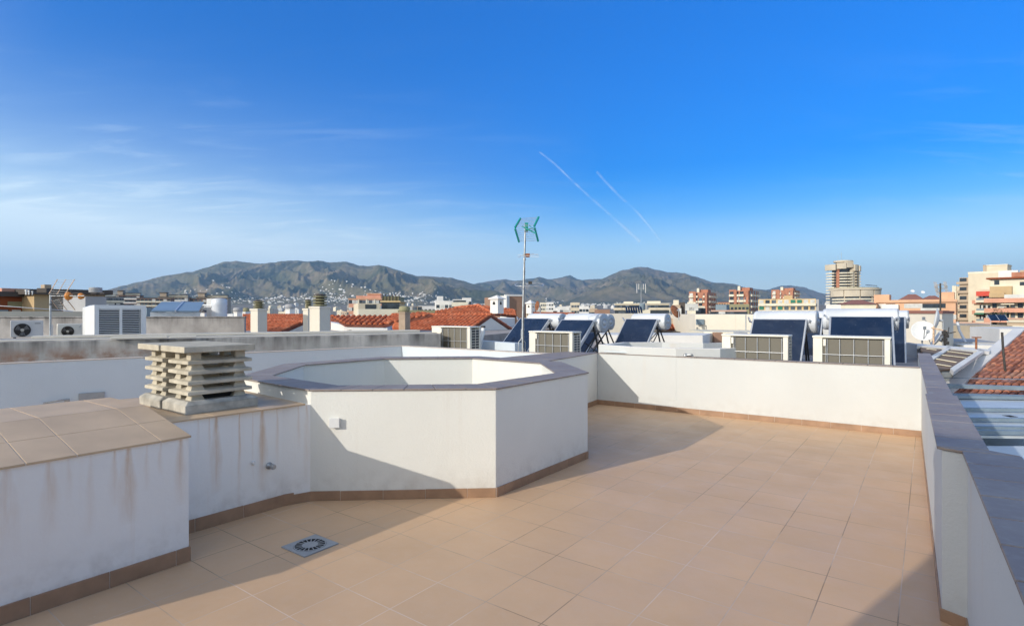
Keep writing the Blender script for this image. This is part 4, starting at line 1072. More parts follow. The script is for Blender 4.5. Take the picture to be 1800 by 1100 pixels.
# ---- chimneys with ringed caps
def ringed_chimney(x0,x1,ytop,ybot,Y,capx0,capx1,capytop,label,nr=4,mat='plaster_cream',ringmat=None,solid=False,group='rendered chimneys rising from the roofs'):
    w=(x1-x0)/F*Y/1.25; p=P((x0+x1)/2,ybot,Y); zt=H-(ytop-550)/F*Y; zc=H-(capytop-550)/F*Y
    root=empty('chimney',(p.x,p.y,p.z-.5),R(-28),label,'chimney',group)
    h=zt-p.z+.5
    mb=MB(); mb.box(-w/2,w/2,-w/2,w/2,0,h); mb.box(-w/2-.02,w/2+.02,-w/2-.02,w/2+.02,h-.06,h-.001); mb.build('stack',M[mat],root,bevel=.01)
    r=(capx1-capx0)/2/F*Y; hc=zc-zt
    m2=ringmat or 'olive'
    c=MB()
    if solid:
        c.lathe([(r*.8,h),(r*.95,h+hc*.15),(r,h+hc*.3),(r,h+hc*.8),(r*.6,h+hc)],20); c.build('cap',M[m2],root)
    else:
        MB().lathe([(r*.6,h),(r*.6,h+hc*.9)],16).build('flue',M['dark_hole'],root)
        for k in range(nr):
            z=h+hc*(.04+.92*k/nr); c=MB(); c.lathe([(r*.85,z),(r*.98,z+hc/nr*.2),(r*.98,z+hc/nr*.45),(r*.62,z+hc/nr*.62)],20,smooth=False); c.build('cap_ring',M[m2],root)
        c=MB(); c.lathe([(r*.9,h+hc*.93),(r*.9,h+hc*.99),(r*.3,h+hc*1.06)],20); c.build('cap_top',M['dark_roof'],root)
    return root
cm('ring_green',(.26,.24,.14),.25,4)
ringed_chimney(443,467,542.5,592,17.2,446,465,528,'plain pale chimney with ringed olive cap left of the twin chimneys',4,ringmat='ring_green')
ringed_chimney(534,550,542,592,18.2,539,551,526.5,'rear one of the twin chimneys with a small ringed cap',5,ringmat='ring_green')
ringed_chimney(547,578,538.5,592,16.6,550.5,575,517.5,'tallest chimney with wide ringed cap, front of the twin pair',4,ringmat='ring_green')
ringed_chimney(702,720,548,590,20.5,702,721,538,'brown stained chimney with round grey cap',mat='terracotta_stained',solid=True,ringmat='olive')
ringed_chimney(503,517,543,556,36,503,520,534.5,'small white chimney with grey drum cap above the long red roof',mat='white_far',solid=True,ringmat='grey_far')
ringed_chimney(412,424,548,558,36,412,427,540.5,'stubby white chimney with grey drum cap at the left end of the red roof',mat='white_far',solid=True,ringmat='grey_far')
ringed_chimney(427,438,548,558,37,427,437,541,'stubby white chimney with dark drum cap beside its lower twin',mat='white_far',solid=True,ringmat='olive')
# ---- pointed lantern chimneys
def lantern(x0,x1,ytip,yeave,ybot,Y,label):
    w=(x1-x0)/F*Y/1.36; p=P((x0+x1)/2,ybot,Y); ze=H-(yeave-550)/F*Y; zt=H-(ytip-550)/F*Y
    root=empty('lantern_chimney',(p.x,p.y,p.z),R(-36),label,'chimney','white lantern chimneys with pyramid tops')
    h=ze-p.z; mb=MB(); mb.box(-w/2,w/2,-w/2,w/2,0,h); mb.build('stack',M['white_far'],root)
    o=w*.16; c=MB(); q=w/2+o; c.box(-q,q,-q,q,h+.001,h+.04)
    c.add([(-q,-q,h+.04),(q,-q,h+.04),(q,q,h+.04),(-q,q,h+.04),(0,0,zt-p.z)],[(0,1,4),(1,2,4),(2,3,4),(3,0,4)]); c.build('pyramid_cap',M['white_far'],root)
    a=.16*w
    d=MB(); z=h*.62
    for (sx,sy) in ((0,-1),(1,0)):
        if sy: vs=[(-a,-w/2-.003,z),(a,-w/2-.003,z),(a,-w/2-.003,z+a),(0,-w/2-.003,z+2.4*a),(-a,-w/2-.003,z+a)]; bk=[(x,y+.05,q_) for x,y,q_ in vs]
        else: vs=[(w/2+.003,-a,z),(w/2+.003,a,z),(w/2+.003,a,z+a),(w/2+.003,0,z+2.4*a),(w/2+.003,-a,z+a)]; bk=[(x-.05,y,q_) for x,y,q_ in vs]
        v2=vs+bk; fs=[(0,1,2,3,4),(9,8,7,6,5)]+[(i,(i+1)%5,5+(i+1)%5,5+i) for i in range(5)]
        d2=MB(); d2.add(v2,fs); d2.build('vent_opening',M['dark_hole'],root)
    return root
lantern(862,885,518.5,526,551,27.5,'larger white lantern chimney with pyramid top rising from the red roof')
lantern(925,940,527,534,551,30,'smaller white lantern chimney right of the television mast')
# ================================================================ right hand neighbours
# cream stair block with dishes
cb1=empty('cream_stair_block',(0,0,0),0,'cream rendered roof block with two satellite dishes behind the violet coping corner','building')
Yc=19.0; q=[P(1583,560,Yc+1.2),P(1656,560,Yc-.6),P(1676,560,Yc+1.6),P(1600,560,Yc+3.6)]
mb=MB(); mb.prism([tuple(p[:2]) for p in q],-3,H-.02); mb.build('wall',M['plaster_cream'],cb1)
mb=MB(); cq=sum((Vector(p[:2]) for p in q),Vector((0,0)))/4; mb.prism([tuple(cq+(Vector(p[:2])-cq)*1.04) for p in q],H-.019,H+.07); mb.build('coping',M['roof_brown'],cb1)
def dish(x,y,r,Y,az,el,label,mat='white_plastic',arm=True,ry=None,polebot=None,catn='satellite dish',grp='satellite dishes on the roofs'):
    p=P(x,y,Y); root=empty('satellite_dish',(p.x,p.y,p.z),0,label,catn,grp)
    dirv=Vector((math.sin(R(az))*math.cos(R(el)),math.cos(R(az))*math.cos(R(el)),math.sin(R(el))))
    m=dirv.to_track_quat('Z','Y').to_matrix().to_4x4()
    mb=MB(); prof=[(r*k/8, .28*r*(k/8)**2) for k in range(9)]; prof[0]=(1e-4,0)
    prof2=[(a,b-.012) for a,b in prof][::-1]
    mb.lathe(prof+[(r*1.02,.28*r)]+prof2,28,m=m,capt=False,capb=False); mb.build('reflector',M[mat],root)
    if arm:
        mb=MB(); e=m@Vector((0,0,r*1.05)); s=m@Vector((0,-r*.9,.1*r)); mb.tube([s,e],.012,6); mb.box(-.03,.03,-.03,.03,-.05,.05,Matrix.Translation(e)); mb.build('feed_arm',M['galv'],root)
    mb=MB(); bk=m@Vector((0,0,-.10)); mb.tube([m@Vector((0,0,-.01)),bk],.035,8)
    mb.tube([bk,(bk.x,bk.y,polebot if polebot else -r*1.4)],.022,8); mb.build('bracket',M['galv'],root)
    return root
dish(1622,583,.30,16.6,207,22,'round white satellite dish facing left on the cream roof block',)
dish(1650.5,563,.36,17.0,305,8,'satellite dish seen nearly edge on above the cream corner')
dish(1651,597,.32,16.4,300,30,'tilted satellite dish low beside the rusty post')
# rusty pole with bracket
mb=MB(); a=P(1641,607,16.3); b=P(1641,573,16.3); mb.tube([a,b],.025,8); mb.tube([P(1636,576,16.3),P(1665,582,16.0)],.02,6); tag(mb.build('rusty_post',M['rust_pale']),'rusty orange post holding the dishes at the cream corner','post')
mb=MB(); mb.tube([P(1661,610,16),P(1660,580,16)],.03,8); mb.tube([P(1652,590,16),P(1680,583,15.8)],.015,6); mb.tube([P(1655,600,16),P(1667,585,16),P(1668,575,16)],.012,6)
for k in range(4): mb.box(-.05,.06,-.04,.04,-.04,.05,Matrix.Translation(P(1660+k%2*3,585+k*6,15.95)))
tag(mb.build('cable_post',M['steel_dark']),'dark post tangled with aerial boxes and cables','post')
# grey parapet under the cream block
mb=MB(); a=P(1583,604,15.5); b=P(1612,604,14.2); slab(mb,a,b,.2,-1,H-54/F*14.8); tag(mb.build('grey_low_wall',M['grey_far']),'shaded grey low wall right of the widest solar heater','wall')

# pale wall field and long walls behind
for i,(x0,x1,yt,Y,dep,mat,lab) in enumerate((
    (1664,1765,572,30,6,'stone_tan','low tan rendered roof wall in front of the cream apartments'),
    (1757,1840,578,24,4,'white_far','white wall at the right edge above the red tiled roof'),
    (1675,1740,601,21,3,'grey_far','shaded grey wall behind the T shaped rusty post'),
    (1690,1768,606,20,1,'white_far','low white wall behind the purple pole'))):
    a=P(x0,560,Y); b=P(x1,560,Y); mb=MB(); mb.prism([(a.x,a.y),(b.x,b.y-.5),(b.x+dep*.6,b.y+dep),(a.x+dep*.5,a.y+dep)],-5,H-(yt-550)/F*Y); tag(mb.build('roof_wall',M[mat]),lab,'wall')
# leaning pipe, T post
mb=MB(); mb.tube([P(1683,566,22),P(1686,580,22),P(1700,607,21)],.045,8); tag(mb.build('leaning_pipe',M['tank']),'leaning pale grey pipe against the tan wall','pipe')
mb=MB(); mb.tube([P(1716,618,14.5),P(1716,593,14.5)],.025,6); mb.bar(P(1709,593,14.5),P(1724.5,593,14.5),.035,.03); tag(mb.build('t_post',M['rust']),'rusty T shaped post behind the cane roof panels','post')
mb=MB(); mb.tube([P(1767,652,12.0),P(1763,611,12.0),P(1761.5,584,12.0)],.022,8); tag(mb.build('purple_pole',M['steel_dark']),'thin dark reddish pole standing on the old tiled roof','pole')
# tiny solar panel on tan roof
so=empty('roof_solar_array',tuple(P(1742,563,27)),R(-20),'small dark solar panel on a white frame above the white wall at right','solar array')
m=Matrix.Rotation(R(35),4,'X'); so.scale=(.52,.52,.52); MB().box(0,1.3,0,.9,-.04,0,m).build('glass',M['solar'],so); mb=MB(); mb.box(-.03,0,-.03,.93,-.05,.02,m); mb.box(.62,.66,-.03,.93,.001,.02,m); mb.box(1.3,1.33,-.03,.93,-.05,.02,m); mb.tube([m@Vector((0,0,0)),(0,.1,-.5)],.02,6); mb.build('frame',M['alu'],so)

# old red tiled roof, falling toward the viewer
oldr=empty('old_tiled_roof',(0,0,0),0,'large old red tiled roof rising to the right edge','roof')
an=P(1760,650,12.0); 
# plane through three known points
pa=P(1690,645,14.0); pb=P(1800,585,17.5); pc=P(1760,705,10.3)
nn=(pb-pa).cross(pc-pa).normalized(); 
if nn.z<0: nn=-nn
pts=[rayplane(x,y,pa,nn) for x,y in ((1668,700),(1850,712),(1900,640),(1860,555),(1800,583),(1745,615))]
upv=rayplane(1800,583,pa,nn)-rayplane(1668,660,pa,nn)
barrel_roof(oldr,pts,pitch=.13,tl=.7,mat=M['terracotta_old'],r=.05,upvec=upv)
mb=MB(); e0_=pts[0]; e1_=rayplane(1800,583,pa,nn); mb.bar(e0_+Vector((-.1,.05,.02)),e1_+Vector((-.1,.05,.02)),.28,.16); mb.build('white_verge',M['white_far'],oldr)
mb=MB(); mb.prism([tuple(p[:2]) for p in (pts[0],pts[1],pts[2],pts[3],pts[4])],-10,-.6); mb.build('wall',M['white_far'],oldr)

# cane roof panels between white beams
cz0=rayplane(1650,640,pa,nn)
pp=empty('cane_roof_panels',(0,0,0),0,'brown cane roof panels framed by white beams beyond the violet coping','roof')
def pq(x,y,Y): return P(x,y,Y)
q=[pq(1655,650,10.9),pq(1672,644,11.2),pq(1712,618,14.0),pq(1630,610,14.0),pq(1640,640,11.2)]
npn=(pq(1712,618,14.2)-pq(1655,648,10.9)).cross(pq(1640,608,14.4)-pq(1655,648,10.9)).normalized()
if npn.z<0: npn=-npn
a0=pq(1655,648,10.9)
def cp_(x,y): return rayplane(x,y,a0,npn)
def panel(pxs,nm='cane_panel',mat='cane',th=.04,parent=pp,lift=0.0):
    mb=MB(); t=[cp_(*p)+npn*lift for p in pxs]; n=len(t); v=t+[p-npn*th for p in t]
    mb.add(v,[tuple(range(n)),tuple(range(2*n-1,n-1,-1))]+[(i,n+i,n+(i+1)%n,(i+1)%n) for i in range(n)]); return mb.build(nm,M[mat],parent)
panel([(1617,609),(1656,613),(1637,628),(1628,630)])
panel([(1637,632),(1668,614),(1711,619),(1672,648),(1642,650)])
for (a,b,c,d_) in (((1636,628),(1668,611),(1672,613),(1640,634)),((1670,650),(1722,616),(1731,618),(1676,656)),((1612,606),(1740,616),(1739,620),(1612,610))):
    panel([a,b,c,d_],'beam','white_far',.08,lift=.035)
mb=MB()
for (x0,y0,x1,y1,n) in ((1630,614,1645,616,5),(1665,618.5,1706,624,16),(1656,625,1697,630,15),(1647,632,1680,638,12),(1645,641,1670,645,8)):
    mb=MB()
    for k in range(n):
        t=(k+.5)/n; c=cp_(x0+(x1-x0)*t,y0+(y1-y0)*t)+npn*.01; mb.box(-.022,.022,-.03,.03,0,.015,Matrix.Translation(c)@Matrix.Rotation(R(30),4,'Z'))
    mb.build('fixing_dots',M['pale_cream'],pp)
mb=MB(); mb.prism([tuple(p[:2]) for p in (pq(1615,640,14.5),pq(1735,640,14.5),pq(1740,640,11.2),pq(1670,650,10.2))],-8,-.25); tag(mb.build('lower_building',M['wall_clean']),'white building body under the cane roof panels','building')

# steel purlins with clear plastic, sheet-metal roof and white slab
zs=.30
stp=empty('steel_purlins',(0,0,0),0,'row of blue grey galvanised steel purlins crossing over the old tiled roof','steel beams')
for y0,y1,h_,zz_ in ((651.5,652,.05,.34),(663.5,666.5,.012,.36),(678,682.5,.065,.32),(691,694.5,.012,.34),(697,699,.05,.31)):
    a=G(1640,y0,zz_); b=G(1860,y1+ (y1-y0)*.4,zz_); mb=MB(); 
    mb.bar(a,b,.05,h_); 
    if h_>.03: mb.bar(a+Vector((0,.05,h_/2)),b+Vector((0,.05,h_/2)),.07,.012); mb.bar(a+Vector((0,.05,-h_/2)),b+Vector((0,.05,-h_/2)),.07,.012)
    mb.build('purlin',M['steel_beam'],stp)
wr=MB(); 
W0_=[(1668,650),(1800,652),(1815,697),(1668,694)]
gx=18; gy=8
vs=[];
for j in range(gy+1):
    for i in range(gx+1):
        y=650+ (692-650)*j/gy; x=1666+(1830-1666)*i/gx
        p=G(x,y,.40); vs.append((p.x,p.y,.40+mnoise.noise(Vector((p.x*3,p.y*3,0)))*.06))
wr.add(vs,[(j*(gx+1)+i,j*(gx+1)+i+1,(j+1)*(gx+1)+i+1,(j+1)*(gx+1)+i) for j in range(gy) for i in range(gx)],True)
o=wr.build('plastic_film',M['wrap']); tag(o,'crumpled clear plastic film stretched over the steel purlins','plastic film')
# rubble line at the eave
mb=MB()
for k in range(40):
    p=G(rnd.uniform(1672,1720),rnd.uniform(692,697),.12); s=rnd.uniform(.02,.06); mb.box(p.x-s,p.x+s,p.y-s,p.y+s,.08,.08+s*1.2)
tag(mb.build('tile_rubble',M['rust']),'broken tile rubble along the old eave',kind='stuff')
sr=empty('sheet_metal_roof',(0,0,0),0,'pale ribbed sheet metal roof below the right parapet','roof')
ys=[699.5,723,741,756.5,764]; hole=None
mb=MB(); rb=MB()
for k in range(4):
    za=.27; a=G(1640,ys[k],za); b=G(1860,ys[k]+3,za); c=G(1860,ys[k+1]+3,za); d_=G(1640,ys[k+1],za)
    mb.add([a,b,c,d_]+[p-Vector((0,0,.03)) for p in (a,b,c,d_)],[(3,2,1,0),(4,5,6,7),(0,1,5,4),(1,2,6,5),(2,3,7,6),(3,0,4,7)])
    rb.bar(d_+Vector((0,.02,.035)),c+Vector((0,.02,.035)),.05,.05)
mb.build('sheet',M['steel_sheet'],sr); rb.build('rib',M['steel_beam'],sr)
c=G(1775.5,731,.272); mb=MB(); mb.box(c.x-.06,c.x+.05,c.y-.07,c.y+.06,.2712,.2735); mb.build('hole',M['dark_hole'],sr)
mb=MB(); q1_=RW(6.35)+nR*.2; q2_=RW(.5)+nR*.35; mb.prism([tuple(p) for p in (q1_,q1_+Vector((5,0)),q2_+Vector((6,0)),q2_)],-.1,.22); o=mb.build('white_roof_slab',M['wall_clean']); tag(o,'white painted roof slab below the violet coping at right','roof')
# near ground-level masses so nothing floats
mb=MB(); mb.prism([tuple(p[:2]) for p in (RW(9.0)+nR*.25,RW(9.0)+Vector((5,0)),RW(.5)+Vector((6,0)),RW(.5)+nR*.4)],-13.5,-.12); tag(mb.build('building_below',M['wall_clean']),'white building body under the sheet metal roof','building')

# ---- cream walls behind the solar heaters
for i,(x0,x1,yt,yb,Y,dy,dep,mat,lab) in enumerate((
  (1222,1345,552.5,592,26,-1.5,8,'plaster_cream','tall plain cream roof wall with pipe left of the wide solar heater'),
  (1000,1120,551.5,592,27,0.5,5,'plaster_cream','cream roof wall behind the round solar tanks'),
  (1238,1330,583,592,22,-1,3,'pale_cream','low cream ledge with step in front of the tall cream wall'),
  (1060,1235,588.5,600,20,-.5,2.5,'white_far','long low white roof edge behind the small octagon'),
  (1425,1590,551,600,30,0,6,'white_far','white roof wall glimpsed behind the widest solar heater'))):
    a=P(x0,560,Y); b=P(x1,560,Y+dy); mb=MB(); mb.prism([(a.x,a.y),(b.x,b.y),(b.x+dep*.5,b.y+dep),(a.x+dep*.1,a.y+dep)],-6,H-(yt-550)/F*Y); o=mb.build('roof_wall',M[mat]); tag(o,lab,'wall')
mb=MB(); mb.tube([P(1311,553,24.3),P(1311,584,24.3)],.025,6); tag(mb.build('wall_pipe',M['galv']),'thin vertical pipe on the tall cream wall','pipe')
mb=MB(); p=P(1230,566,25.8); mb.box(p.x-.18,p.x+.18,p.y-.08,p.y,p.z-.13,p.z+.13)
o=mb.build('wall_vent',M['metal_blue'],bevel=.01); tag(o,'small grey blue vent recess at the left end of the tall cream wall','vent')
mb=MB(); a=P(1254,584,21.4); b=P(1269,584,21.4); mb.box(a.x,b.x,21.3,21.5,.58,H-34/F*21.4); tag(mb.build('brown_box',M['brown_wall'],bevel=.01),'square brown box on the cream roof ledge','box')
mb=MB(); a=P(1297,585,19.5); b=P(1312,585,19.5); mb.box(a.x,b.x,19.4,19.9,.58,H-34/F*19.5); tag(mb.build('grey_box',M['grey_far'],bevel=.01),'low grey roof box left of the wide solar heater','box')
# red tiled terrace with balustrade between them
rt_=empty('tiled_terrace_house',(0,0,0),0,'house with striped red tile bands and brick balustrade behind the lone solar heater','house')
Yt=31
a=P(1172,560,Yt); b=P(1223,560,Yt); 
mb=MB(); mb.prism([(a.x,Yt+.6),(b.x,Yt+.6),(b.x,Yt+8),(a.x,Yt+8)],-6,H-.30); mb.build('wall',M['tan'],rt_)
barrel_roof(rt_,[P(1172,578.5,Yt),P(1222,578.5,Yt),P(1222,571,Yt+.6),P(1172,571,Yt+.6)],pitch=.2,r=.08)
barrel_roof(rt_,[P(1172,566,Yt+1),P(1186,566,Yt+1),P(1184,557,Yt+2.4),P(1172,557,Yt+2.4)],pitch=.2,r=.08)
mb=MB(); 
for k in range(22):
    p=P(1190+k*1.5,569,Yt+.3); mb.box(p.x-.012,p.x+.012,p.y,p.y+.04,p.z-.0,p.z+.20)
mb.build('balustrade',M['tan'],rt_)
MB().box(P(1188,0,Yt)[0],P(1208,0,Yt)[0],Yt-.1,Yt+.3,H-.86,H-.70).build('window',M['glass_dark'],rt_)
mb=MB(); a=P(1172,583,Yt-1.5); b=P(1222,583,Yt-1.5); mb.box(a.x,b.x,Yt-1.6,Yt-.2,-4,a.z+.0); mb.build('dark_terrace',M['dark_roof'],rt_)
dish(1190,546,.30,24.5,320,-25,'rusty brown satellite dish turned away behind the lone solar tank',mat='rust')
dish(946,538,.22,24.5,250,8,'dark backed satellite dish right of the smaller lantern chimney',mat='rust')
# conduit run at horizon (red eave lines)
mb=MB(); mb.bar(P(935,549.5,30),P(1010,551,28),.06,.10); tag(mb.build('red_eave_beam',M['brown_red']),'thin dark red eave line right of the television mast','beam')
# ================================================================ ground, hills, mountains
def lerp_tab(tab,x):
    if x<=tab[0][0]: return tab[0][1]
    for (a,b),(c,d) in zip(tab,tab[1:]):
        if x<=c: return b+(d-b)*(x-a)/(c-a)
    return tab[-1][1]
def ground_z(X,Y):
    r=math.hypot(X,Y)
    if Y<0: return -14.0
    t=max(0,min(1,(r-500)/3300)); return -14+62*t*t*(3-2*t)*max(0,min(1,Y/(abs(X)+1)*2))
M['town_ground']=plain('town_ground',(.20,.17,.13),.95,var=.35,scale=.01,coords='World')
mb=MB(); xs=[-13000,-9000,-6000,-4500,-3500,-2600,-1800,-1200,-700,-350,-150,0,150,350,700,1200,1800,2600,3500,4500,6000,9000,13000]
ys=[-9000,-2500,-500,-60,100,250,500,800,1200,1600,2000,2500,3000,3500,4200,5200,7000,9500,12000,14600]
vs=[(x,y,ground_z(x,y)) for y in ys for x in xs]; nx=len(xs)
mb.add(vs,[(j*nx+i,j*nx+i+1,(j+1)*nx+i+1,(j+1)*nx+i) for j in range(len(ys)-1) for i in range(nx-1)],True)
tag(mb.build('ground',M['town_ground']),kind='structure')

def mountainmat(name, warm=1.0):
    m,nt,b,_=newmat(name)
    v=texc(nt,kind='World')
    c=ramp(nt,noise(nt,v,.0016,8,.62),[(.36,(.070,.078,.038)),(.50,(.185,.155,.085)),(.64,(.27*warm,.205*warm,.13))])
    c=mix(nt,ramp(nt,noise(nt,v,.012,5,.7),[(.44,0),(.66,.6)]),c,(.035,.045,.020))
    c=mix(nt,ramp(nt,noise(nt,v,.0045,6,.7),[(.58,0),(.70,.4)]),c,(.46,.38,.30))
    nt.links.new(c,b.inputs['Base Color']); b.inputs['Roughness'].default_value=.95; b.inputs['Specular IOR Level'].default_value=.1
    return m
M['mountain']=mountainmat('mountain_side')
def ridged(x,y,z,octv=5,lac=2.1,gain=.55):
    s=0;a=1;f=1
    for k in range(octv):
        n=1-abs(mnoise.noise(Vector((x*f,y*f,z+k*7.3))))*2; s+=a*n*abs(n); a*=gain; f*=lac
    return s
MTN=[]
def mountain(tab, D, Df, seed, amp, power=1.15, step=2, label=None, vary=.12):
    x0,x1=tab[0][0],tab[-1][0]; cols=int((x1-x0)/step)+1; rows=84; nb=10
    def hgt(px,t):
        ca=(px-900)/F
        Dl=D*(1+vary*mnoise.noise(Vector((px*.006,seed,0))))
        ysk=lerp_tab(tab,px)+ (mnoise.noise(Vector((px*.09,seed,3)))*1.1+mnoise.noise(Vector((px*.3,seed,9)))*.5)
        zs=H+(550-ysk)/F*Dl
        Y=Df+(Dl-Df)*t; X=ca*Y
        g=ground_z(X,Df)
        edge=min(1,(px-x0)/60,(x1-px)/60)
        w=X/620+mnoise.noise(Vector((X/900,Y/900,seed)))*.9; 
        r=ridged(w+ (Y/2600), Y/2600, seed,5)
        base=g+(zs-g)*(t**power)
        env=(4*t*(1-t))**.8*min(1,t*3) if t<1 else 0
        z=base+(r-.75)*amp*env*max(0,edge)*(.35+.65*(zs-g)/650)
        z+=(mnoise.noise(Vector((X/120,Y/120,seed)))*8+mnoise.noise(Vector((X/45,Y/45,seed)))*2.5)*env
        lim=H+(zs-H)*(Y/Dl)*.985
        if t<1: z=min(z,lim) if zs>H else z
        return X,Y,max(z,ground_z(X,Y)-30 if t<.03 else -40)
    vs=[]
    for i in range(cols):
        px=x0+i*step
        for j in range(rows+nb):
            t=j/(rows-1)
            if j<rows: vs.append(hgt(px,t))
            else:
                X,Y,z=hgt(px,1.0); k=(j-rows+1)/nb; vs.append((X*(1+.06*k),Y*(1+.06*k),z*(1-k)-60*k))
    R_=rows+nb; fs=[(i*R_+j,(i+1)*R_+j,(i+1)*R_+j+1,i*R_+j+1) for i in range(cols-1) for j in range(R_-1)]
    mb=MB(); mb.add(vs,fs,True); o=mb.build('mountain',M['mountain']); tag(o,kind='structure')
    MTN.append((tab,hgt,D,Df)); return hgt
leftT=[(60,545),(110,530),(150,519),(185,510),(225,500),(267,490),(305,482),(340,477),(365,470),(385,463),(399,459.5),(414,459),(430,460),(448,463),(465,463),(490,460),(505,458.5),(520,457.5),(540,460),(558,458),(580,461),(609,460),(620,463),(632,467),(650,468),(667,466),(683,470),(702,475),(718,481),(733,485),(760,486),(792,488),(812,493),(831,499),(850,505),(880,514),(920,526),(970,541)]
midT=[(740,535),(780,512),(800,503),(818,500),(835,499),(860,494),(889,490.6),(905,494),(925,491),(948,487),(960,490),(971,491),(988,487),(1002,484),(1012,489),(1022,492),(1040,491),(1057,490),(1080,492),(1110,500),(1150,515),(1200,535)]
rightT=[(960,545),(1000,522),(1030,504),(1057,491),(1072,484),(1088,477),(1105,473),(1123,469),(1138,469.5),(1150,473),(1173,478),(1190,479),(1204,481),(1225,487),(1240,492),(1255,497),(1275,497.5),(1286,498.5),(1300,502),(1317,507),(1335,509),(1348,511),(1370,518),(1400,527),(1450,542)]
farT=[(1200,530),(1260,512),(1298,506),(1318,506),(1333,508.5),(1348,510),(1358,506),(1372,502.5),(1387,501.5),(1400,503),(1414,505),(1430,510),(1442,514),(1470,521),(1510,530),(1580,541),(1660,548)]
hM=mountain(farT,11800,8000,5.5,110,step=3)
hMid=mountain(midT,10500,6000,9.1,150)
hR=mountain(rightT,8600,4700,2.2,150)
hL=mountain(leftT,7600,3900,1.3,150,power=1.25)

# ---- villages on the lower slopes
def small_house_mesh(name,mat,w,d,h,pitch=False):
    mb=MB(); mb.box(-w/2,w/2,-d/2,d/2,-6,h)
    if w>6: mb.box(-w*.1,w*.3,-d*.2,d*.3,h,h+2.3)
    me=bpy.data.meshes.new(name); me.from_pydata(mb.v,[],mb.f); me.materials.append(mat); return me
vm=[small_house_mesh('villa',M['white_far'],w,d,h) for w,d,h in ((12,9,6),(18,10,7),(11,10,5),(26,11,7),(15,11,6))]
cnt=0
bands=[(560,720,.27,.38,66,hL,'village'),(300,420,.30,.40,22,hL,'v'),(430,600,.08,.34,58,hL,'v'),(600,830,.06,.32,72,hL,'v'),(830,1040,.06,.25,34,hMid,'v'),(1000,1150,.03,.12,34,hR,'v'),(1440,1470,.2,.35,6,hM,'v')]
clusters=[]
for (xa,xb,ta,tb_,n,hf,_) in bands:
    cl=[(rnd.uniform(xa,xb),rnd.uniform(ta,tb_)) for _k in range(max(3,n//6))]
    for k in range(n):
        c=rnd.choice(cl); px=min(xb+20,max(xa-20,rnd.gauss(c[0],14))); t=min(.8,max(.03,rnd.gauss(c[1],.018)))
        X,Y,z=hf(px,t)
        o=bpy.data.objects.new('hillside_house',rnd.choice(vm)); COL.objects.link(o); o.location=(X,Y,z+1); o.rotation_euler=(0,0,rnd.uniform(-.5,.5))
        tag(o,'tiny white house scattered on the lower mountain slopes','house','white houses on the mountain slopes'); cnt+=1

mb=MB()
for (xa,xb,ta,tb_,n,hf,_) in bands:
    for k in range(n*3):
        px=rnd.uniform(xa-30,xb+30); t=min(.6,max(.03,rnd.triangular(ta*.4,tb_,(ta+tb_)/2))); X,Y,z=hf(px,t); w=rnd.uniform(4,8); mb.box(X-w,X+w,Y-4,Y+4,z-6,z+rnd.uniform(3,5))
o=mb.build('far_village',M['white_far']); tag(o,'mass of tiny far white houses along the mountain foot',kind='stuff')
# ================================================================ buildings
WINM={}
def winmesh(kind,w,h):
    key=(kind,round(w,2),round(h,2))
    if key in WINM: return WINM[key]
    mb=MB()
    if kind=='dark': mb.box(-w/2,w/2,-.06,.25,0,h); mat=M['glass_dark']
    elif kind=='mid': mb.box(-w/2,w/2,-.06,.25,0,h); mat=M['glass_mid']
    elif kind=='shut': mb.box(-w/2,w/2,-.08,.25,h*.45,h); mb.box(-w/2,w/2,-.04,.2,0,h*.45); mat=M['shutter']
    elif kind=='green': mb.box(-w/2,w/2,-.5,.1,h*.2,h); mat=M['green_blind']
    elif kind=='balc': mb.box(-w/2,w/2,-1.1,0,-.15,.0); mb.box(-w/2,w/2,-1.1,-1.0,.0,1.0); mb.box(-w/2,-w/2+.1,-1.0,0,0,1); mb.box(w/2-.1,w/2,-1.0,0,0,1); mat=None
    me=bpy.data.meshes.new(kind); me.from_pydata(mb.v,[],mb.f); me.update()
    WINM[key]=(me,mat); return WINM[key]
BALM={}
def addwin(root,kind,lx,ly,lz,face,w,h,mat=None):
    me,mt=winmesh(kind,w,h)
    if mt is None or mat is not None:
        key=(kind,w,h,mat.name if mat else None)
        if key not in BALM: me=me.copy(); me.materials.append(mat or M['white_far']); BALM[key]=me
        me=BALM[key]
    elif not me.materials: me.materials.append(mt)
    o=bpy.data.objects.new({'balc':'balcony','green':'awning'}.get(kind,'window'),me); COL.objects.link(o)
    o.location=(lx,ly,lz); o.rotation_euler=(0,0,{'f':0,'r':R(90),'l':R(-90)}[face]); setparent(o,root); return o
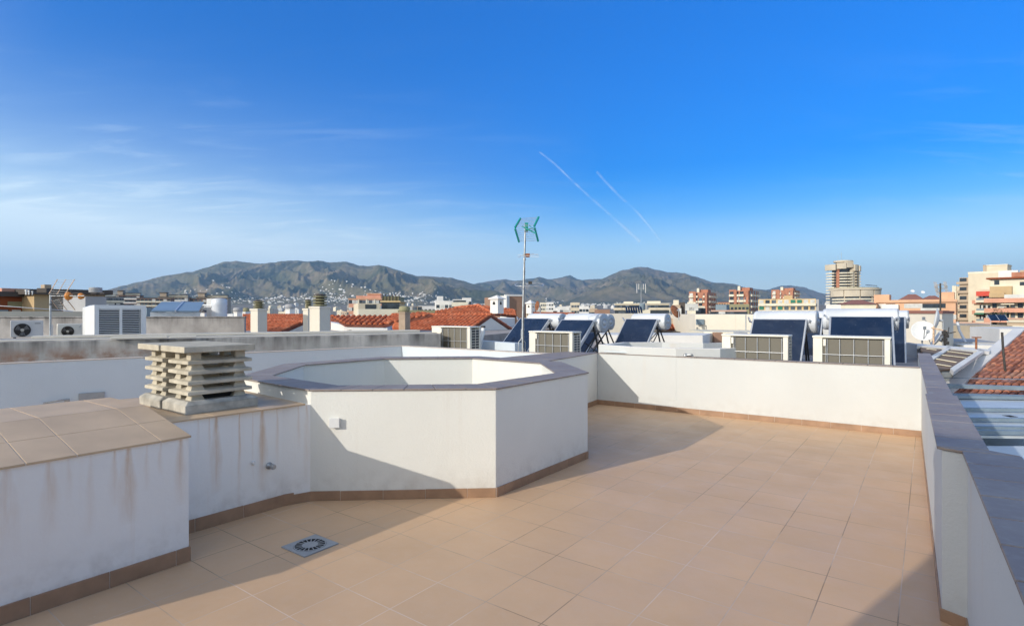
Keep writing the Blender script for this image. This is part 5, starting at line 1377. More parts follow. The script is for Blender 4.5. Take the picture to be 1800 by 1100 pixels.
def block(name,label,cat,xc,Y,ytop,x1,ang,L2,mat,ybase=None,x2=None,side='r',floors=None,fh=3.0,ztop_off=0,fw=None,rw=None,group=None,parapet=True,roofmat=None,matside=None,balc=None,seed=0,cornice=None,hip=None):
    """box with its left-front corner at photo x = xc (distance Y), facade running to photo x1 at angle ang;
       L2 depth. fw/rw: (count, width, height, kinds) windows per storey on the front / side face"""
    c0=(xc-900)/F; c1=(x1-900)/F; ang=ang-math.degrees(math.atan((c0+c1)/2)); ux,uy=math.cos(R(ang)),math.sin(R(ang))
    L1=Y*(c1-c0)/(ux-c1*uy)
    zt=H-(ytop-550)/F*Y; g=ground_z(c0*Y,Y)-.5
    root=empty(name,(c0*Y,Y,g),R(ang),label,cat,group); h=zt-g
    mb=MB(); mb.box(0,L1,0,L2,0,h)
    if parapet: 
        for bx in ((0,L1,0,.25),(0,L1,L2-.25,L2),(0,.25,.25,L2-.25),(L1-.25,L1,.25,L2-.25)): mb.box(bx[0],bx[1],bx[2],bx[3],h+.001,h+.6)
    mb.build('wall',mat,root)
    if parapet is False and roofmat and not hip:
        MB().box(-.4,L1+.4,-.4,L2+.4,h,h+.35).build('roof',roofmat,root)
    if hip:
        e=.6; mb=MB(); i=min(L1,L2)*.38
        mb.add([(-e,-e,h),(L1+e,-e,h),(L1+e,L2+e,h),(-e,L2+e,h),(i,L2/2,h+hip),(L1-i,L2/2,h+hip)],[(0,1,5,4),(1,2,5),(2,3,4,5),(3,0,4),(3,2,1,0)]); mb.build('roof',roofmat,root)
    rr=random.Random(seed); nf=floors or max(1,int(h/fh)); maxvis=6 if floors is None else floors
    nwin=0
    for f in range(min(nf,maxvis)):
        z=h-(f+1)*fh+.9
        if z<0: break
        for (spec,face) in ((fw,'f'),(rw,side)):
            if not spec: continue
            n,w,hh,kinds=spec[:4]; Lf=L1 if face=='f' else L2
            for k in range(n):
                if nwin>=96: break
                q=(k+.5)/n*Lf
                kd=rr.choice(kinds)
                if kd=='none': continue
                lx,ly={'f':(q,0),'r':(L1,q),'l':(0,q)}[face]
                addwin(root,kd,lx,ly,z,face,w,hh); nwin+=1
                if len(spec)>4 and spec[4]:
                    addwin(root,'balc',lx,ly,z-.9,face,w*1.5 if spec[5:]==() else spec[5],1,mat=spec[4]); nwin+=1
    root['h']=h; root['L1']=L1; root['L2']=L2
    return root
def sub(root,name,mat,*bx):
    mb=MB()
    for b in bx: mb.box(*b)
    return mb.build(name,mat,root)

# far-left apartment with brown frames
Yb=48
bl=block('apartment_building','low apartment with dark brown framed glazing at the far left edge','building',-70,Yb-10,519.5,60,20,8,M['brown_red'],floors=1,fh=2.6,parapet=False,roofmat=M['dark_roof'])
h=bl['h']; Lb=bl['L1']
sub(bl,'band_panel',M['olive'],(Lb*.62,Lb*.97,-.02,.05,h-.75,h-.35)); 
for a_,b_,m_ in ((.30,.63,'glass_dark'),(.68,.80,'shutter'),(.82,.92,'glass_dark'),(.46,.62,'metal_blue')): sub(bl,'window',M[m_],(Lb*a_,Lb*b_,-.05-(.01 if m_=='metal_blue' else 0),.05,h-2.1,h-.95))
sub(bl,'roof_edge',M['pink'],(Lb*.55,Lb*1.0,.1,.5,h+.36,h+.60))
bl['label']='low apartment with dark brown framed glazing at the far left edge'
b2=block('apartment_building','plain tan apartment wall behind the grid antenna at left','building',60,40,517,88,20,7,M['ochre'],floors=0,parapet=False,roofmat=M['dark_roof'])
b3=block('apartment_building','grey rendered apartment block between the grid antenna and the louvred box','building',88,42,516,185,16,9,M['tan'],floors=0,parapet=False,roofmat=M['dark_roof'])
h=b3['h'];L=b3['L1']
sub(b3,'window',M['glass_dark'],(L*.22,L*.42,-.04,.1,h-2.4,h-1.4)); sub(b3,'awning',M['orange'],(L*.2,L*.44,-.5,.05,h-1.38,h-1.28)); sub(b3,'chimney',M['tan'],(L*.05,L*.17,2,3,h+.3,h+.75)); 
lwp=block('parapet_building','long cream parapet strip above the old grey wall at far left','wall',-80,24,547,150,12,1,M['cream'],floors=0,parapet=False)
tk=P(74,514,37); 
def tank_thing(x,yt,yb,Y,r,label,mat,lid=True,grp=None,rz=0,dark=False):
    p=P(x,yb,Y); zt=H-(yt-550)/F*Y; hh=zt-p.z
    root=empty('water_tank',(p.x,p.y,p.z),0,label,'water tank',grp)
    mb=MB(); mb.lathe([(r*.97,0),(r,.05*hh),(r*.985,.3*hh),(r,.33*hh),(r*.985,.6*hh),(r,.63*hh),(r,.86*hh),(r*.9,.93*hh)],28); mb.build('tank_body',mat,root)
    mb=MB(); mb.lathe([(r*.92,.93*hh),(r*.95,.95*hh),(r*.5,.99*hh),(r*.15,hh)],28); mb.build('lid',mat,root)
    return root
mb=MB(); p=P(73,514.5,36); mb.box(p.x-.32,p.x+.32,p.y,p.y+.6,p.z,p.z+.30); tag(mb.build('black_box',M['dark_roof'],bevel=.02),'black roof tank box above the tan apartment at far left','roof box')
for i,(x,w_) in enumerate(((46,.05),(51,.04),(57,.03))):
    mb=MB(); mb.tube([P(x,518,36),P(x,511+i,36)],w_,10); mb.lathe([(w_*1.6,0),(w_*1.2,.08)],10,tuple(P(x,511.5+i,36))); tag(mb.build('flue_pipe',M['white_plastic']),('leftmost','middle','rightmost')[i]+' of three short pale flue pipes on the far left roof','flue')
b4=block('grey_roof_room','small grey roof room with white cylinder top beside the louvred box','building',150,30,521,187,20,3,M['grey_far'],floors=0,parapet=False)
tank_thing(168,505,514,30,.30,'grey drum with dark lid above the louvred box','' or M['grey_far'])
mb=MB(); 
for x,w in ((94,7),(125,14),(160,10),(176,8)):
    a=P(x,516,33); b=P(x+w,515,33); mb.bar(a,b,.05,.05)
    mb.tube([a,a+Vector((0,0,.25))],.02,5)
tag(mb.build('roof_clutter',M['dark_roof']),'tangle of thin dark roof ducts along the far left skyline',kind='stuff')

# flat solar panels and tanks behind second grey wall
fs_=empty('flat_solar_panels',tuple(P(266,558,20)),R(25),'pair of flat pale blue solar panels on the grey parapet','solar panel')
mm=Matrix.Rotation(R(8),4,'X'); wl=P(300,558,20).x-P(266,558,20).x
M['solar_pale']=plain('solar_pale',(.20,.28,.36),.45,var=.1,scale=1)
sub_=MB(); sub_.box(0,wl*1.05,0,2.6,.20,.25,mm); sub_.build('panel',M['solar_pale'],fs_); sub_=MB(); sub_.box(wl*1.12,wl*2.15,0,2.6,.20,.25,mm); sub_.build('panel',M['solar_pale'],fs_); sub_=MB(); sub_.box(wl*1.05,wl*1.12,-.02,2.6,.19,.27,mm); sub_.box(-.05,wl*2.2,.1,.15,.0,.19); sub_.build('frame',M['alu'],fs_)
tank_thing(385.5,524,559,22,.28,'tall white water tank standing on the grey parapet','' or M['tank'])
mb=MB(); mb.tube([P(343,556,22),P(350,545,22),P(358,536,22),P(376,536.5,22)],.03,8); mb.tube([P(350,552,21.8),P(360,539,21.8),P(372,539,21.8)],.022,8); tag(mb.build('hose',M['white_plastic']),'white hoses arching to the tall white water tank','hose')
mb=MB(); p=P(374,526,22.4); mb.box(p.x-.2,p.x+.02,p.y-.1,p.y+.1,p.z-.8,p.z+.02); tag(mb.build('white_cabinet',M['white_far'],bevel=.01),'narrow white cabinet touching the tall white water tank','cabinet')
tank_thing(303,530,549,32,.30,'small white water tank left of a grey white box','' or M['tank'])
mb=MB(); a=P(306,550,32); b=P(319,550,32); mb.box(a.x,b.x,32,33,a.z-1,H+21/F*32); tag(mb.build('roof_box',M['grey_far'],bevel=.02),'pale grey roof box beside the small white water tank','roof box')
mb=MB(); mb.bar(P(275,549,22),P(286,538,22),.05,.07); tag(mb.build('dark_strut',M['steel_dark']),'dark slanting strut behind the flat solar panels','strut')
block('blue_roof_room','small blue grey roof room behind the flat solar panels','building',258,34,541,272,10,3,M['metal_blue'],floors=0,parapet=False)
pv=empty('pavilion_roof',(0,0,0),0,'small dark pyramid roof left of the tall white water tank','roof'); p=P(355,549,30)
mb=MB(); mb.add([(p.x-.32,p.y-.3,p.z),(p.x+.32,p.y-.3,p.z),(p.x+.32,p.y+.3,p.z),(p.x-.32,p.y+.3,p.z),(p.x,p.y,p.z+.2)],[(0,1,4),(1,2,4),(2,3,4),(3,0,4),(3,2,1,0)]); mb.build('roof',M['dark_roof'],pv); mb=MB(); mb.box(p.x-.27,p.x+.27,p.y-.25,p.y+.25,p.z-1.2,p.z-.001); mb.build('wall',M['white_far'],pv)

# stepped apartment rows in the left distance
for i,(x0,x1,yt,Y,ang,mat,lab) in enumerate((
  (186,216,522,330,8,'grey_far','dark grey low block at the left foot of the mountain'),
  (204,245,519,420,-12,'brown_wall','brown brick apartment row under a dark stair tower, first from the left'),
  (240,300,524,410,-12,'brown_wall','reddish apartment block with white balconies right of the louvred box'),
  (278,330,522,440,-12,'tan','tan apartment row under a dark stair tower, middle of three'),
  (318,385,525,450,-12,'brown_wall','long brown apartment row behind the white water tanks'),
  (345,400,522.5,470,-12,'tan','tan apartment row under a dark stair tower, last of three'))):
    b=block('apartment_building',lab,'building',x0,Y,yt,x1,ang,14,M[mat],floors=4,fh=3,parapet=False,roofmat=M['dark_roof'],fw=(9,2.0,1.5,['dark','shut','dark','mid'],M['white_far'] if i%2 else M['pale_cream'],2.6),seed=i)
    h=b['h']; L=b['L1']
    if i in (1,3,5):
        sub(b,'stair_tower',M['tan'],(L*.02,L*.24,3,9,h+.3,h+3.4)); sub(b,'tower_roof',M['dark_roof'],(L*.0,L*.26,2.5,9.5,h+3.4,h+3.9)); sub(b,'roof_gallery',M['pale_cream'],(L*.3,L*.95,5,9,h+.3,h+1.6)); sub(b,'gallery_roof',M['dark_roof'],(L*.28,L*.97,4.5,9.5,h+1.6,h+2.1))
b=block('apartment_building','white slab building with dark window band behind the flat solar panels','building',318,110,534,371,0,10,M['grey_far'],floors=1,parapet=False,fw=(8,2.2,.9,['dark','mid']))

# pink block, cream block, yellow building behind the roofs
pk=block('apartment_building','pink apartment block with stepped roofline','building',613,230,524.5,672,-6,22,M['pink'],floors=5,fh=3,parapet=False,fw=(10,1.3,1.4,['dark','mid','shut']),seed=3)
h=pk['h'];L=pk['L1']; sub(pk,'upper_storey',M['pink'],(L*.20,L*.95,2,16,h,h+1.2)); sub(pk,'roof_room',M['pink'],(L*.52,L*.92,4,14,h+1.2,h+2.1)); sub(pk,'cornice',M['peach'],(-.3,L+.3,-.3,0.0,h-.3,h+.05),(L*.5,L*.95,3.6,3.9,h+1.9,h+2.3))
for k in range(3): sub(pk,'pier',M['pale_cream'],(L*(.28+.24*k),L*(.31+.24*k),-.25,.05,h-16,h-.4))
b=block('roof_building','plain cream roof storey in front of the pink block','building',630,75,533,669,6,8,M['cream'],floors=0,fh=3,parapet=False)
h=b['h'];L=b['L1']; sub(b,'opening',M['glass_dark'],(L*.3,L*.8,-.04,.2,h-.9,h-.15)); 
b=block('roof_building','long low pale roof building with blue glass under the yellow one','building',630,62,543,702,4,6,M['pale_cream'],floors=0,parapet=False)
h=b['h'];L=b['L1']; sub(b,'window',M['metal_blue'],(L*.62,L*.84,-.04,.2,h-1.5,h-.9))
b=block('roof_building','olive grey low building stretching right of the yellow one','building',700,62,545,768,4,6,M['olive'],floors=0,parapet=False)
yb=block('yellow_building','yellow building with arcaded dark roof terrace','building',672,90,531,701,-8,8,M['yellow'],floors=1,fh=2.2,parapet=False,fw=(4,.9,1.2,['dark']))
h=yb['h'];L=yb['L1']; sub(yb,'cornice',M['yellow'],(-.3,L+.3,-.3,8.2,h,h+.2)); sub(yb,'roof_terrace',M['olive'],(0,L,.3,7.5,h+.2,h+.95)); 
for k in range(6): sub(yb,'post',M['dark_roof'],(L*k/5-.06,L*k/5+.06,.1,.25,h+.2,h+1.3))
b=block('cream_house','cream house with arched shutters left of the low white roofs','building',700,180,538.5,742,0,9,M['tan'],floors=1,parapet=False,fw=(5,1.3,2,['shut','mid','dark']))

# white low houses along the horizon right of the yellow building
for i,(x0,x1,yt,Y,mat,lab,ex) in enumerate((
 (738,766,540,260,'white_far','white flat roofed house left of a stepped white one',0),
 (766,796,531.5,210,'white_far','stepped white house with roof room under the mountain saddle',1),
 (794,822,534,200,'pale_cream','wide white house with dark glazed roof level',2),
 (812,828,526,230,'white_far','small white tower room above the low white houses',0),
 (828,864,541,150,'white_far','white house left of the large lantern chimney',0),
 (640,668,541,160,'white_far','white strip house behind the red roof with scalloped eave',0))):
    b=block('white_house',lab,'house',x0,Y,yt,x1,6-3*i,9,M[mat],floors=1,parapet=True,fw=(4,1.2,1.2,['dark','mid','shut']),seed=i)
    h=b['h'];L=b['L1']
    if ex==1: sub(b,'roof_room',M['white_far'],(L*.1,L*.45,2,6,h+.0,h+2.4)); 
    if ex==2: sub(b,'glazed_level',M['glass_mid'],(L*.1,L*.9,1,6,h+.0,h+1.3)); sub(b,'roof_slab',M['white_far'],(L*.05,L*.95,.5,6.5,h+1.3,h+1.6))
# white and brown building behind lantern
b=block('white_building','white building with bare brown side wall beside the large lantern chimney','building',879,60,520,890.5,-30,1,M['white_far'],floors=0,parapet=False)
b=block('brown_building','bare brown side wall of the building behind the television mast','building',889,60,520.5,919,22,7,M['brown_wall'],floors=0,parapet=False)
h=b['h'];L=b['L1']; sub(b,'parapet',M['white_far'],(-.1,L+.1,-.05,.2,h,h+.18)); sub(b,'step',M['brown_wall'],(L,L*1.25,0.2,7,0,h-.7))

# small houses in the middle distance
for i,(x0,x1,yt,Y,mat) in enumerate(((938,951,541,300,'white_far'),(950,962,533,420,'pale_cream'),(960,973,532.5,420,'white_far'),(973,984,543,260,'white_far'),(984,1001,541,240,'white_far'),(1004,1019,533.5,300,'cream'),(1018,1035,540,260,'white_far'),(1036,1050,545,230,'tan'),(1050,1072,547,200,'brown_wall'))):
    b=block('white_house',('cream roof room' if mat=='cream' else 'small '+{'white_far':'white','pale_cream':'pale cream','tan':'tan','brown_wall':'brown'}[mat]+' flat roofed house')+', %s house along the horizon right of the television mast'%('first second third fourth fifth sixth seventh eighth ninth'.split()[i]),'house',x0,Y,yt,x1,8-4*(i%4),8,M[mat],floors=2,parapet=True,fw=(3,1.3,1.2,['dark','mid','shut']),seed=i+40)

# scattered far town
def town(n,x0,x1,Y0,Y1,lab,grp,mats,seed):
    rr=random.Random(seed); protos=[]
    for i in range(16):
        w=rr.uniform(8,18); d=rr.uniform(7,12); hh=rr.choice((6.5,9.5,9.5,12.5))
        mt=M[rr.choice(mats)]
        mb=MB(); mb.box(-w/2,w/2,-d/2,d/2,-6,hh); mb.box(-w/2,w/2,-d/2,-d/2+.25,hh,hh+.8); mb.box(-w/2,-w/2+.25,-d/2+.25,d/2,hh,hh+.8); mb.box(-w*.2,w*.15,0,d*.4,hh,hh+2.4)
        wm=MB()
        for f in range(int(hh/3.1)):
            for k in range(int(w/3.2)): x=-w/2+1.7+k*3.2; wm.box(x-.6,x+.6,-d/2-.05,-d/2+.1,1+f*3.1,2.4+f*3.1)
        protos.append((mb,wm,mt))
    ms=[]
    for mb,wm,mt in protos:
        a=bpy.data.meshes.new('wall'); a.from_pydata(mb.v+wm.v,[],mb.f+[tuple(i+len(mb.v) for i in f) for f in wm.f]); a.materials.append(mt); a.materials.append(M['glass_mid'])
        a.polygons.foreach_set('material_index',[0]*len(mb.f)+[1]*len(wm.f)); ms.append(a)
    for k in range(n):
        Y=math.exp(rr.uniform(math.log(Y0),math.log(Y1))); px=rr.uniform(x0,x1); X=(px-900)/F*Y
        o=bpy.data.objects.new('town_house',rr.choice(ms)); COL.objects.link(o); o.location=(X,Y,ground_z(X,Y)); o.rotation_euler=(0,0,R(rr.choice((-36,54,-20,10))+rr.uniform(-6,6)))
        s=rr.uniform(.9,1.25); o.scale=(s,s,rr.uniform(.95,1.3)); tag(o,lab,'house',grp)
cm('rosy',(.55,.36,.28)); 
town(150,130,1450,900,3600,'one of the many small pale flat roofed town houses below the mountains','distant pale town houses',['white_far','white_far','pale_cream','white_far','cream','rosy'],11)
town(60,-50,1850,350,800,'one of the pale flat roofed town houses in the nearer rows','nearer pale town houses',['white_far','pale_cream','white_far','tan','cream'],12)
town(26,1000,1500,2200,3400,'one of the distant white houses along the foot of the right mountain','white houses below the right mountain',['white_far'],13)

# long cream hotel-like block
b=block('apartment_building','long cream apartment block with rows of balconies below the pointed peak','building',1081,300,534.5,1176,0,14,M['cream'],floors=4,fh=3,parapet=False,fw=(15,2.0,1.5,['dark','mid'],M['cream'],3.2),seed=5)
h=b['h'];L=b['L1']; sub(b,'attic',M['pale_cream'],(L*.16,L*.34,3,10,h,h+1.4),(L*.60,L*.85,3,10,h,h+1.6)); sub(b,'cornice',M['pale_cream'],(-.4,L+.4,-.5,14.4,h,h+.4))
# mast with panel antennas
am2=P(1127,540,520); root=empty('phone_mast',(am2.x,am2.y,ground_z(am2.x,am2.y)),0,'tall mobile phone mast with white panel antennas against the right mountain','mast')
g_=ground_z(am2.x,am2.y); zz=lambda y: H-(y-550)/F*520-g_
mb=MB(); mb.tube([(0,0,0),(0,0,zz(500))],[.6,.25],6); mb.build('pole',M['galv'],root)
for dx in (-4.0,-2.2,2.0,4.0):
    mb=MB(); mb.box(dx-.25,dx+.25,-.2,.2,zz(515 if abs(dx)>3 else 509),zz(499)); mb.build('panel_antenna',M['white_far'],root)
mb=MB(); mb.bar((-4,0,zz(507)),(4,0,zz(507)),.3,.3); mb.build('crossarm',M['galv'],root)
p_=P(1127,530,516)
# roof stuff before cream block
b=block('roof_room','small cream roof room with dark drums in front of the long cream block','building',1121,70,544,1143,0,4,M['pale_cream'],floors=0,parapet=False)
tank_thing(1129,533,544,70,.36,'larger grey drum on the cream roof room','' or M['metal_blue']); tank_thing(1136,536,544,70,.26,'smaller grey drum on the cream roof room','' or M['grey_far'])
pvr=empty('solar_array',tuple(P(1100,545,60)),0,'dark slatted solar array left of the roof drums','solar panel')
for k in range(7):
    m=Matrix.Translation((k*.26,0,0))@Matrix.Rotation(R(50),4,'X')@Matrix.Rotation(R(12),4,'Y'); MB().box(0,.2,-.4,.5,0,.03,m).build('panel',M['solar'],pvr)
# buildings between 1180 and 1340
b=block('apartment_building','narrow cream building with dark rooftop cabin left of the first brick tower','building',1182,120,536,1196,0,8,M['tan'],floors=3,fh=3,parapet=False,fw=(2,1.2,1.4,['dark','shut']))
h=b['h'];L=b['L1']; sub(b,'roof_room',M['pale_cream'],(L*.1,L*.8,2,5,h,h+1.1)); sub(b,'dark_cabin',M['dark_roof'],(L*.85,L*1.6,1,5,h-5,h+.6))
b=block('apartment_building','pale block with green glazed bays in front of the first brick tower','building',1208,140,531,1223,0,8,M['pale_cream'],floors=3,parapet=False,fw=(2,2.2,1.7,['mid','shut']))
b=block('apartment_building','white roofed block with dark base right of the green glazed bays','building',1223,150,538,1239,0,9,M['pale_cream'],floors=2,parapet=False,fw=(3,1.2,1.5,['dark','mid']))
h=b['h'];L=b['L1']; sub(b,'dark_wall',M['dark_roof'],(0,L,-.6,-.05,h-5,h-1.8))
def brick_tower(x0,xs,x1,ytop,Y,ang,label,sd):
    """left lit facade from xs back to x0 (receding left), right shaded facade to x1"""
    b=block('brick_tower',label,'apartment tower',x0,Y,ytop,xs,ang,22,M['brick_far'],floors=9,fh=3.0,parapet=False,fw=(4,1.9,1.6,['dark','shut','none','mid'],M['pale_cream'],2.4),rw=(4,2.2,1.8,['dark','mid'],M['pale_cream'],3.0),group=None,seed=sd)
    h=b['h'];L=b['L1']; sub(b,'roof_room',M['brick_far'],(L*.45,L*.95,3,10,h,h+1.6)); sub(b,'chimney',M['pale_cream'],(L*.40,L*.52,1,3,h,h+2.4)); sub(b,'parapet',M['brick_far'],(0,L*.35,-.05,.3,h,h+.5))
    sub(b,'brick_pier',M['brick_far'],(L*.28,L*.40,-1.3,-.01,0,h-.3),(L*.86,L*.99,-1.3,-.01,0,h-.2))
    return b
brick_tower(1211,1244,1254,514,330,-14,'red brick apartment tower, left of the three',1)
brick_tower(1282,1317,1332,511,300,-14,'red brick apartment tower with white chimney, middle of the three',2)
brick_tower(1356,1395,1404,510.5,420,-12,'red brick apartment tower rising behind the yellow block',3)
b=block('apartment_building','low orange roofed block between two brick towers','building',1254,360,532,1290,0,12,M['peach'],floors=1,parapet=False,roofmat=M['roof_brown'],fw=(8,1,1.4,['dark']))
b=block('blue_shed','pale blue grey metal shed in front of the middle brick tower','building',1258,210,535.5,1277,-8,8,M['metal_blue'],floors=0,parapet=False)
b=block('apartment_building','long stone grey block with square windows below the middle brick tower','building',1277,220,534.5,1317,0,10,M['olive'],floors=2,fh=3,parapet=False,fw=(6,.9,.9,['dark']))
b=block('pink_strip','pink walled roof terrace strip behind the tall cream wall','building',1250,110,545,1312,0,5,M['rosy'],floors=1,fh=2,parapet=False,fw=(8,1.2,.8,['shut','dark','mid']))
# yellow block
b=block('apartment_building','long yellow apartment block with green awnings and laundry balconies','building',1333,260,526,1434,-2,13,M['yellow'],floors=5,fh=3,parapet=False,fw=(9,1.8,1.7,['green','shut','dark','mid','green'],M['pale_cream'],2.6),rw=None,seed=8)
h=b['h'];L=b['L1']; sub(b,'roof_room',M['ochre'],(L*.45,L*.6,3,8,h,h+1.7)); sub(b,'side_wall',M['grey_far'],(L,L+1.2,0,13,0,h-.3))
b['label']='long yellow apartment block with green awnings and laundry balconies'

# ---- round tower building
Yt=520; tx=(1479-900)/F*Yt; gz=ground_z(tx,Yt)
tw=empty('round_tower',(tx,Yt,gz),0,'tall round concrete tower with stacked balconies and stepped crown','tower')
zt_=lambda y: H-(y-550)/F*Yt-gz
s_=Yt/F
MB().lathe([(11*s_,0),(11*s_,zt_(480))],28).build('core',M['tower_concrete'],tw)
TC=M['tower_concrete']
def arcband(r0,r1,a0,a1,z0,z1,mat,name,n=10,c=(0,0)):
    mb=MB(); vs=[]
    for k in range(n+1):
        t=R(a0+(a1-a0)*k/n); cs,sn=math.cos(t),math.sin(t)
        for r_,z_ in ((r0,z0),(r1,z0),(r1,z1),(r0,z1)): vs.append((c[0]+r_*cs,c[1]+r_*sn,z_))
    fs=[(4*k+i,4*k+(i+1)%4,4*k+4+(i+1)%4,4*k+4+i) for k in range(n) for i in range(4)]+[(3,2,1,0),(4*n,4*n+1,4*n+2,4*n+3)]
    mb.add(vs,fs); return mb.build(name,mat,tw)
# crown pieces
arcband(0.1,11.5*s_,0,360,zt_(474),zt_(461.5),TC,'crown_drum',24,(3*s_,0)); arcband(0.1,15*s_,0,360,zt_(461.5),zt_(458.5),TC,'crown_rim',28,(3*s_,0))
for a0,a1,r,yb_,yt_ in ((180,222,29,476,466),(224,256,26,474,464),(258,286,25,472,461),(288,312,27,478,467),(314,336,29,478,468.5),(338,360,30,478,469)):
    arcband(8*s_,r*s_,a0,a1,zt_(yb_),zt_(yt_),TC,'crown_block',6)
# balcony stacks: rings per floor in three sectors
for k in range(14):
    y=478+k*4.9
    if y>541: break
    for a0,a1,r in ((182,216,28),(232,262,23),(264,286,24),):
        arcband(9*s_,r*s_,a0,a1,zt_(y+4.2),zt_(y+2.2),M['pale_cream'],'balcony',6)
    if y<508:
        for a0,a1,r in ((300,322,26),(324,350,29)): arcband(9*s_,r*s_,a0,a1,zt_(y+4.0),zt_(y+2.2),TC,'balcony',6)
for a0,a1,r in ((182,262,17),(262,350,17)):
    arcband(9*s_,r*s_,a0,a1,0,zt_(472),M['glass_dark'],'window_wall',10)
arcband(9*s_,21*s_,218,231,0,zt_(470),M['brick_far'],'brick_strip',4)
arcband(9*s_,23*s_,286,301,zt_(506),zt_(470),TC,'pier',4)
arcband(9*s_,27*s_,322,325,zt_(506),zt_(470),M['green_blind'] if False else TC,'pier',3)
mb=MB(); mb.tube([(0,0,zt_(459)),(0,0,zt_(443))],.12,5); mb.tube([(-6*s_,0,zt_(461)),(-6*s_,0,zt_(449))],.08,5); mb.bar((-2,0,zt_(447)),(2,0,zt_(447)),.12,.12); mb.build('roof_aerial',M['galv'],tw)
# podium
tw2=empty('round_podium',((1500-900)/F*505,505,gz),0,'wide curved concrete podium building in front of the round tower','building')
tw=tw2; s_=505/F; zt_=lambda y: H-(y-550)/F*505-gz
MB().lathe([(36*s_,0),(36*s_,zt_(511))],36).build('window_wall',M['glass_mid'],tw2)
arcband(1,42*s_,175,365,zt_(510.5),zt_(507.5),TC,'roof_rim',24); arcband(1,38*s_,175,365,zt_(507.4),zt_(506.3),M['olive'],'roof_planting',20)
for a0,a1 in ((182,218),(220,252),(254,284),(287,318),(321,355)):
    arcband(20*s_,41*s_,a0,a1,zt_(522),zt_(511.2),TC,'facade_panel',8)
    for y in (526,531,536,541): arcband(20*s_,38.5*s_,a0,a1,zt_(y+1.5),zt_(y-.8),M['pale_cream'],'balcony',6)
    arcband(20*s_,38.9*s_,a1,a1+2,0,zt_(512),TC,'pier',2)
mb=MB(); mb.bar((10*s_,-10,zt_(502)),(31*s_,-8,zt_(503)),1.2,.5); mb.build('solar_roof',M['solar'],tw2)

# houses under the tower
b=block('white_house','white roofed house with maroon hipped roof below the round tower','house',1475,160,535,1540,0,12,M['pale_cream'],floors=1,fh=3,parapet=False,roofmat=M['roof_brown'],hip=1.35,fw=(5,1.6,.8,['dark','none']),seed=4)
b=block('white_house','low white roof room left of the maroon hipped roof','house',1452,120,540.5,1478,0,6,M['white_far'],floors=0,parapet=True)
# peach building
pc_=block('peach_building','long peach coloured building with brown hipped roofs and white terraces','building',1540,170,528.5,1680,-4,18,M['peach'],floors=2,fh=3.2,parapet=False,fw=(8,2.6,1.3,['shut','shut','none','dark']),seed=6)
h=pc_['h'];L=pc_['L1']
sub(pc_,'roof_room',M['peach'],(L*-.05,L*.16,3,8,h-2,h+1.9)); sub(pc_,'roof_room',M['peach'],(L*.80,L*.98,2,8,h,h+2.3)); sub(pc_,'cornice',M['peach'],(-.3,L+.3,-.6,-.0,h-.6,h+.15))
mb=MB(); z=h+.1; mb.add([(L*.28,1,z),(L*.62,1,z),(L*.62,10,z),(L*.28,10,z),(L*.40,5,z+1.8),(L*.50,5,z+1.8)],[(0,1,5,4),(1,2,5),(2,3,4,5),(3,0,4),(3,2,1,0)]); mb.build('roof',M['roof_brown'],pc_)
mb=MB(); z=h+.1; mb.add([(L*.56,2,z),(L*.84,2,z),(L*.84,10,z),(L*.56,10,z),(L*.66,6,z+1.3),(L*.74,6,z+1.3)],[(0,1,5,4),(1,2,5),(2,3,4,5),(3,0,4),(3,2,1,0)]); mb.build('roof',M['roof_brown'],pc_)
sub(pc_,'white_terrace',M['white_far'],(L*.08,L*.30,-1.2,-.05,h-3.2,h-1.2)); sub(pc_,'terrace_opening',M['glass_dark'],(L*.60,L*.80,-.12,.1,h-2.9,h-1.0)); sub(pc_,'balustrade',M['shutter'],(L*.58,L*.82,-1.0,-.85,h-3.2,h-2.3))
sub(pc_,'side_bevel',M['peach'],(L*-.06,L*.03,-3,-.02,h-4,h-.9))
for i,(x,y) in enumerate(((1604,512),(1622,514))): dish(x,y,.5,168,200,40,('left','right')[i]+' small white satellite dish on the peach building roof',grp='tiny dishes on the peach building')
b=block('roof_room','low cream roof room with brown tiled lip below the peach building','building',1598,60,551.5,1660,0,5,M['pale_cream'],floors=0,parapet=False,roofmat=M['roof_brown'])
# aerial cluster near 1650
ar=empty('roof_aerials',tuple(P(1653,560,26)),0,'dark mast crowded with pale tv aerials in front of the peach building','antenna'); pz=P(1653,560,26)
mb=MB(); mb.tube([(0,0,-.8),(0,0,P(1653,498,26).z-pz.z)],.035,6); mb.build('mast',M['steel_dark'],ar)
mb=MB()
for k,(x,y) in enumerate(((1645,501),(1646,508),(1662,500),(1663,507),(1648,514))):
    q=P(x,y,26)-pz; mb.tube([(0,0,q.z),q],.015,5); 
    for j in range(4): mb.tube([q+Vector((j*.04-.06,-.05,-.14)),q+Vector((j*.04-.06,.05,.14))],.008,4)
mb.build('aerial_rods',M['tan'],ar)

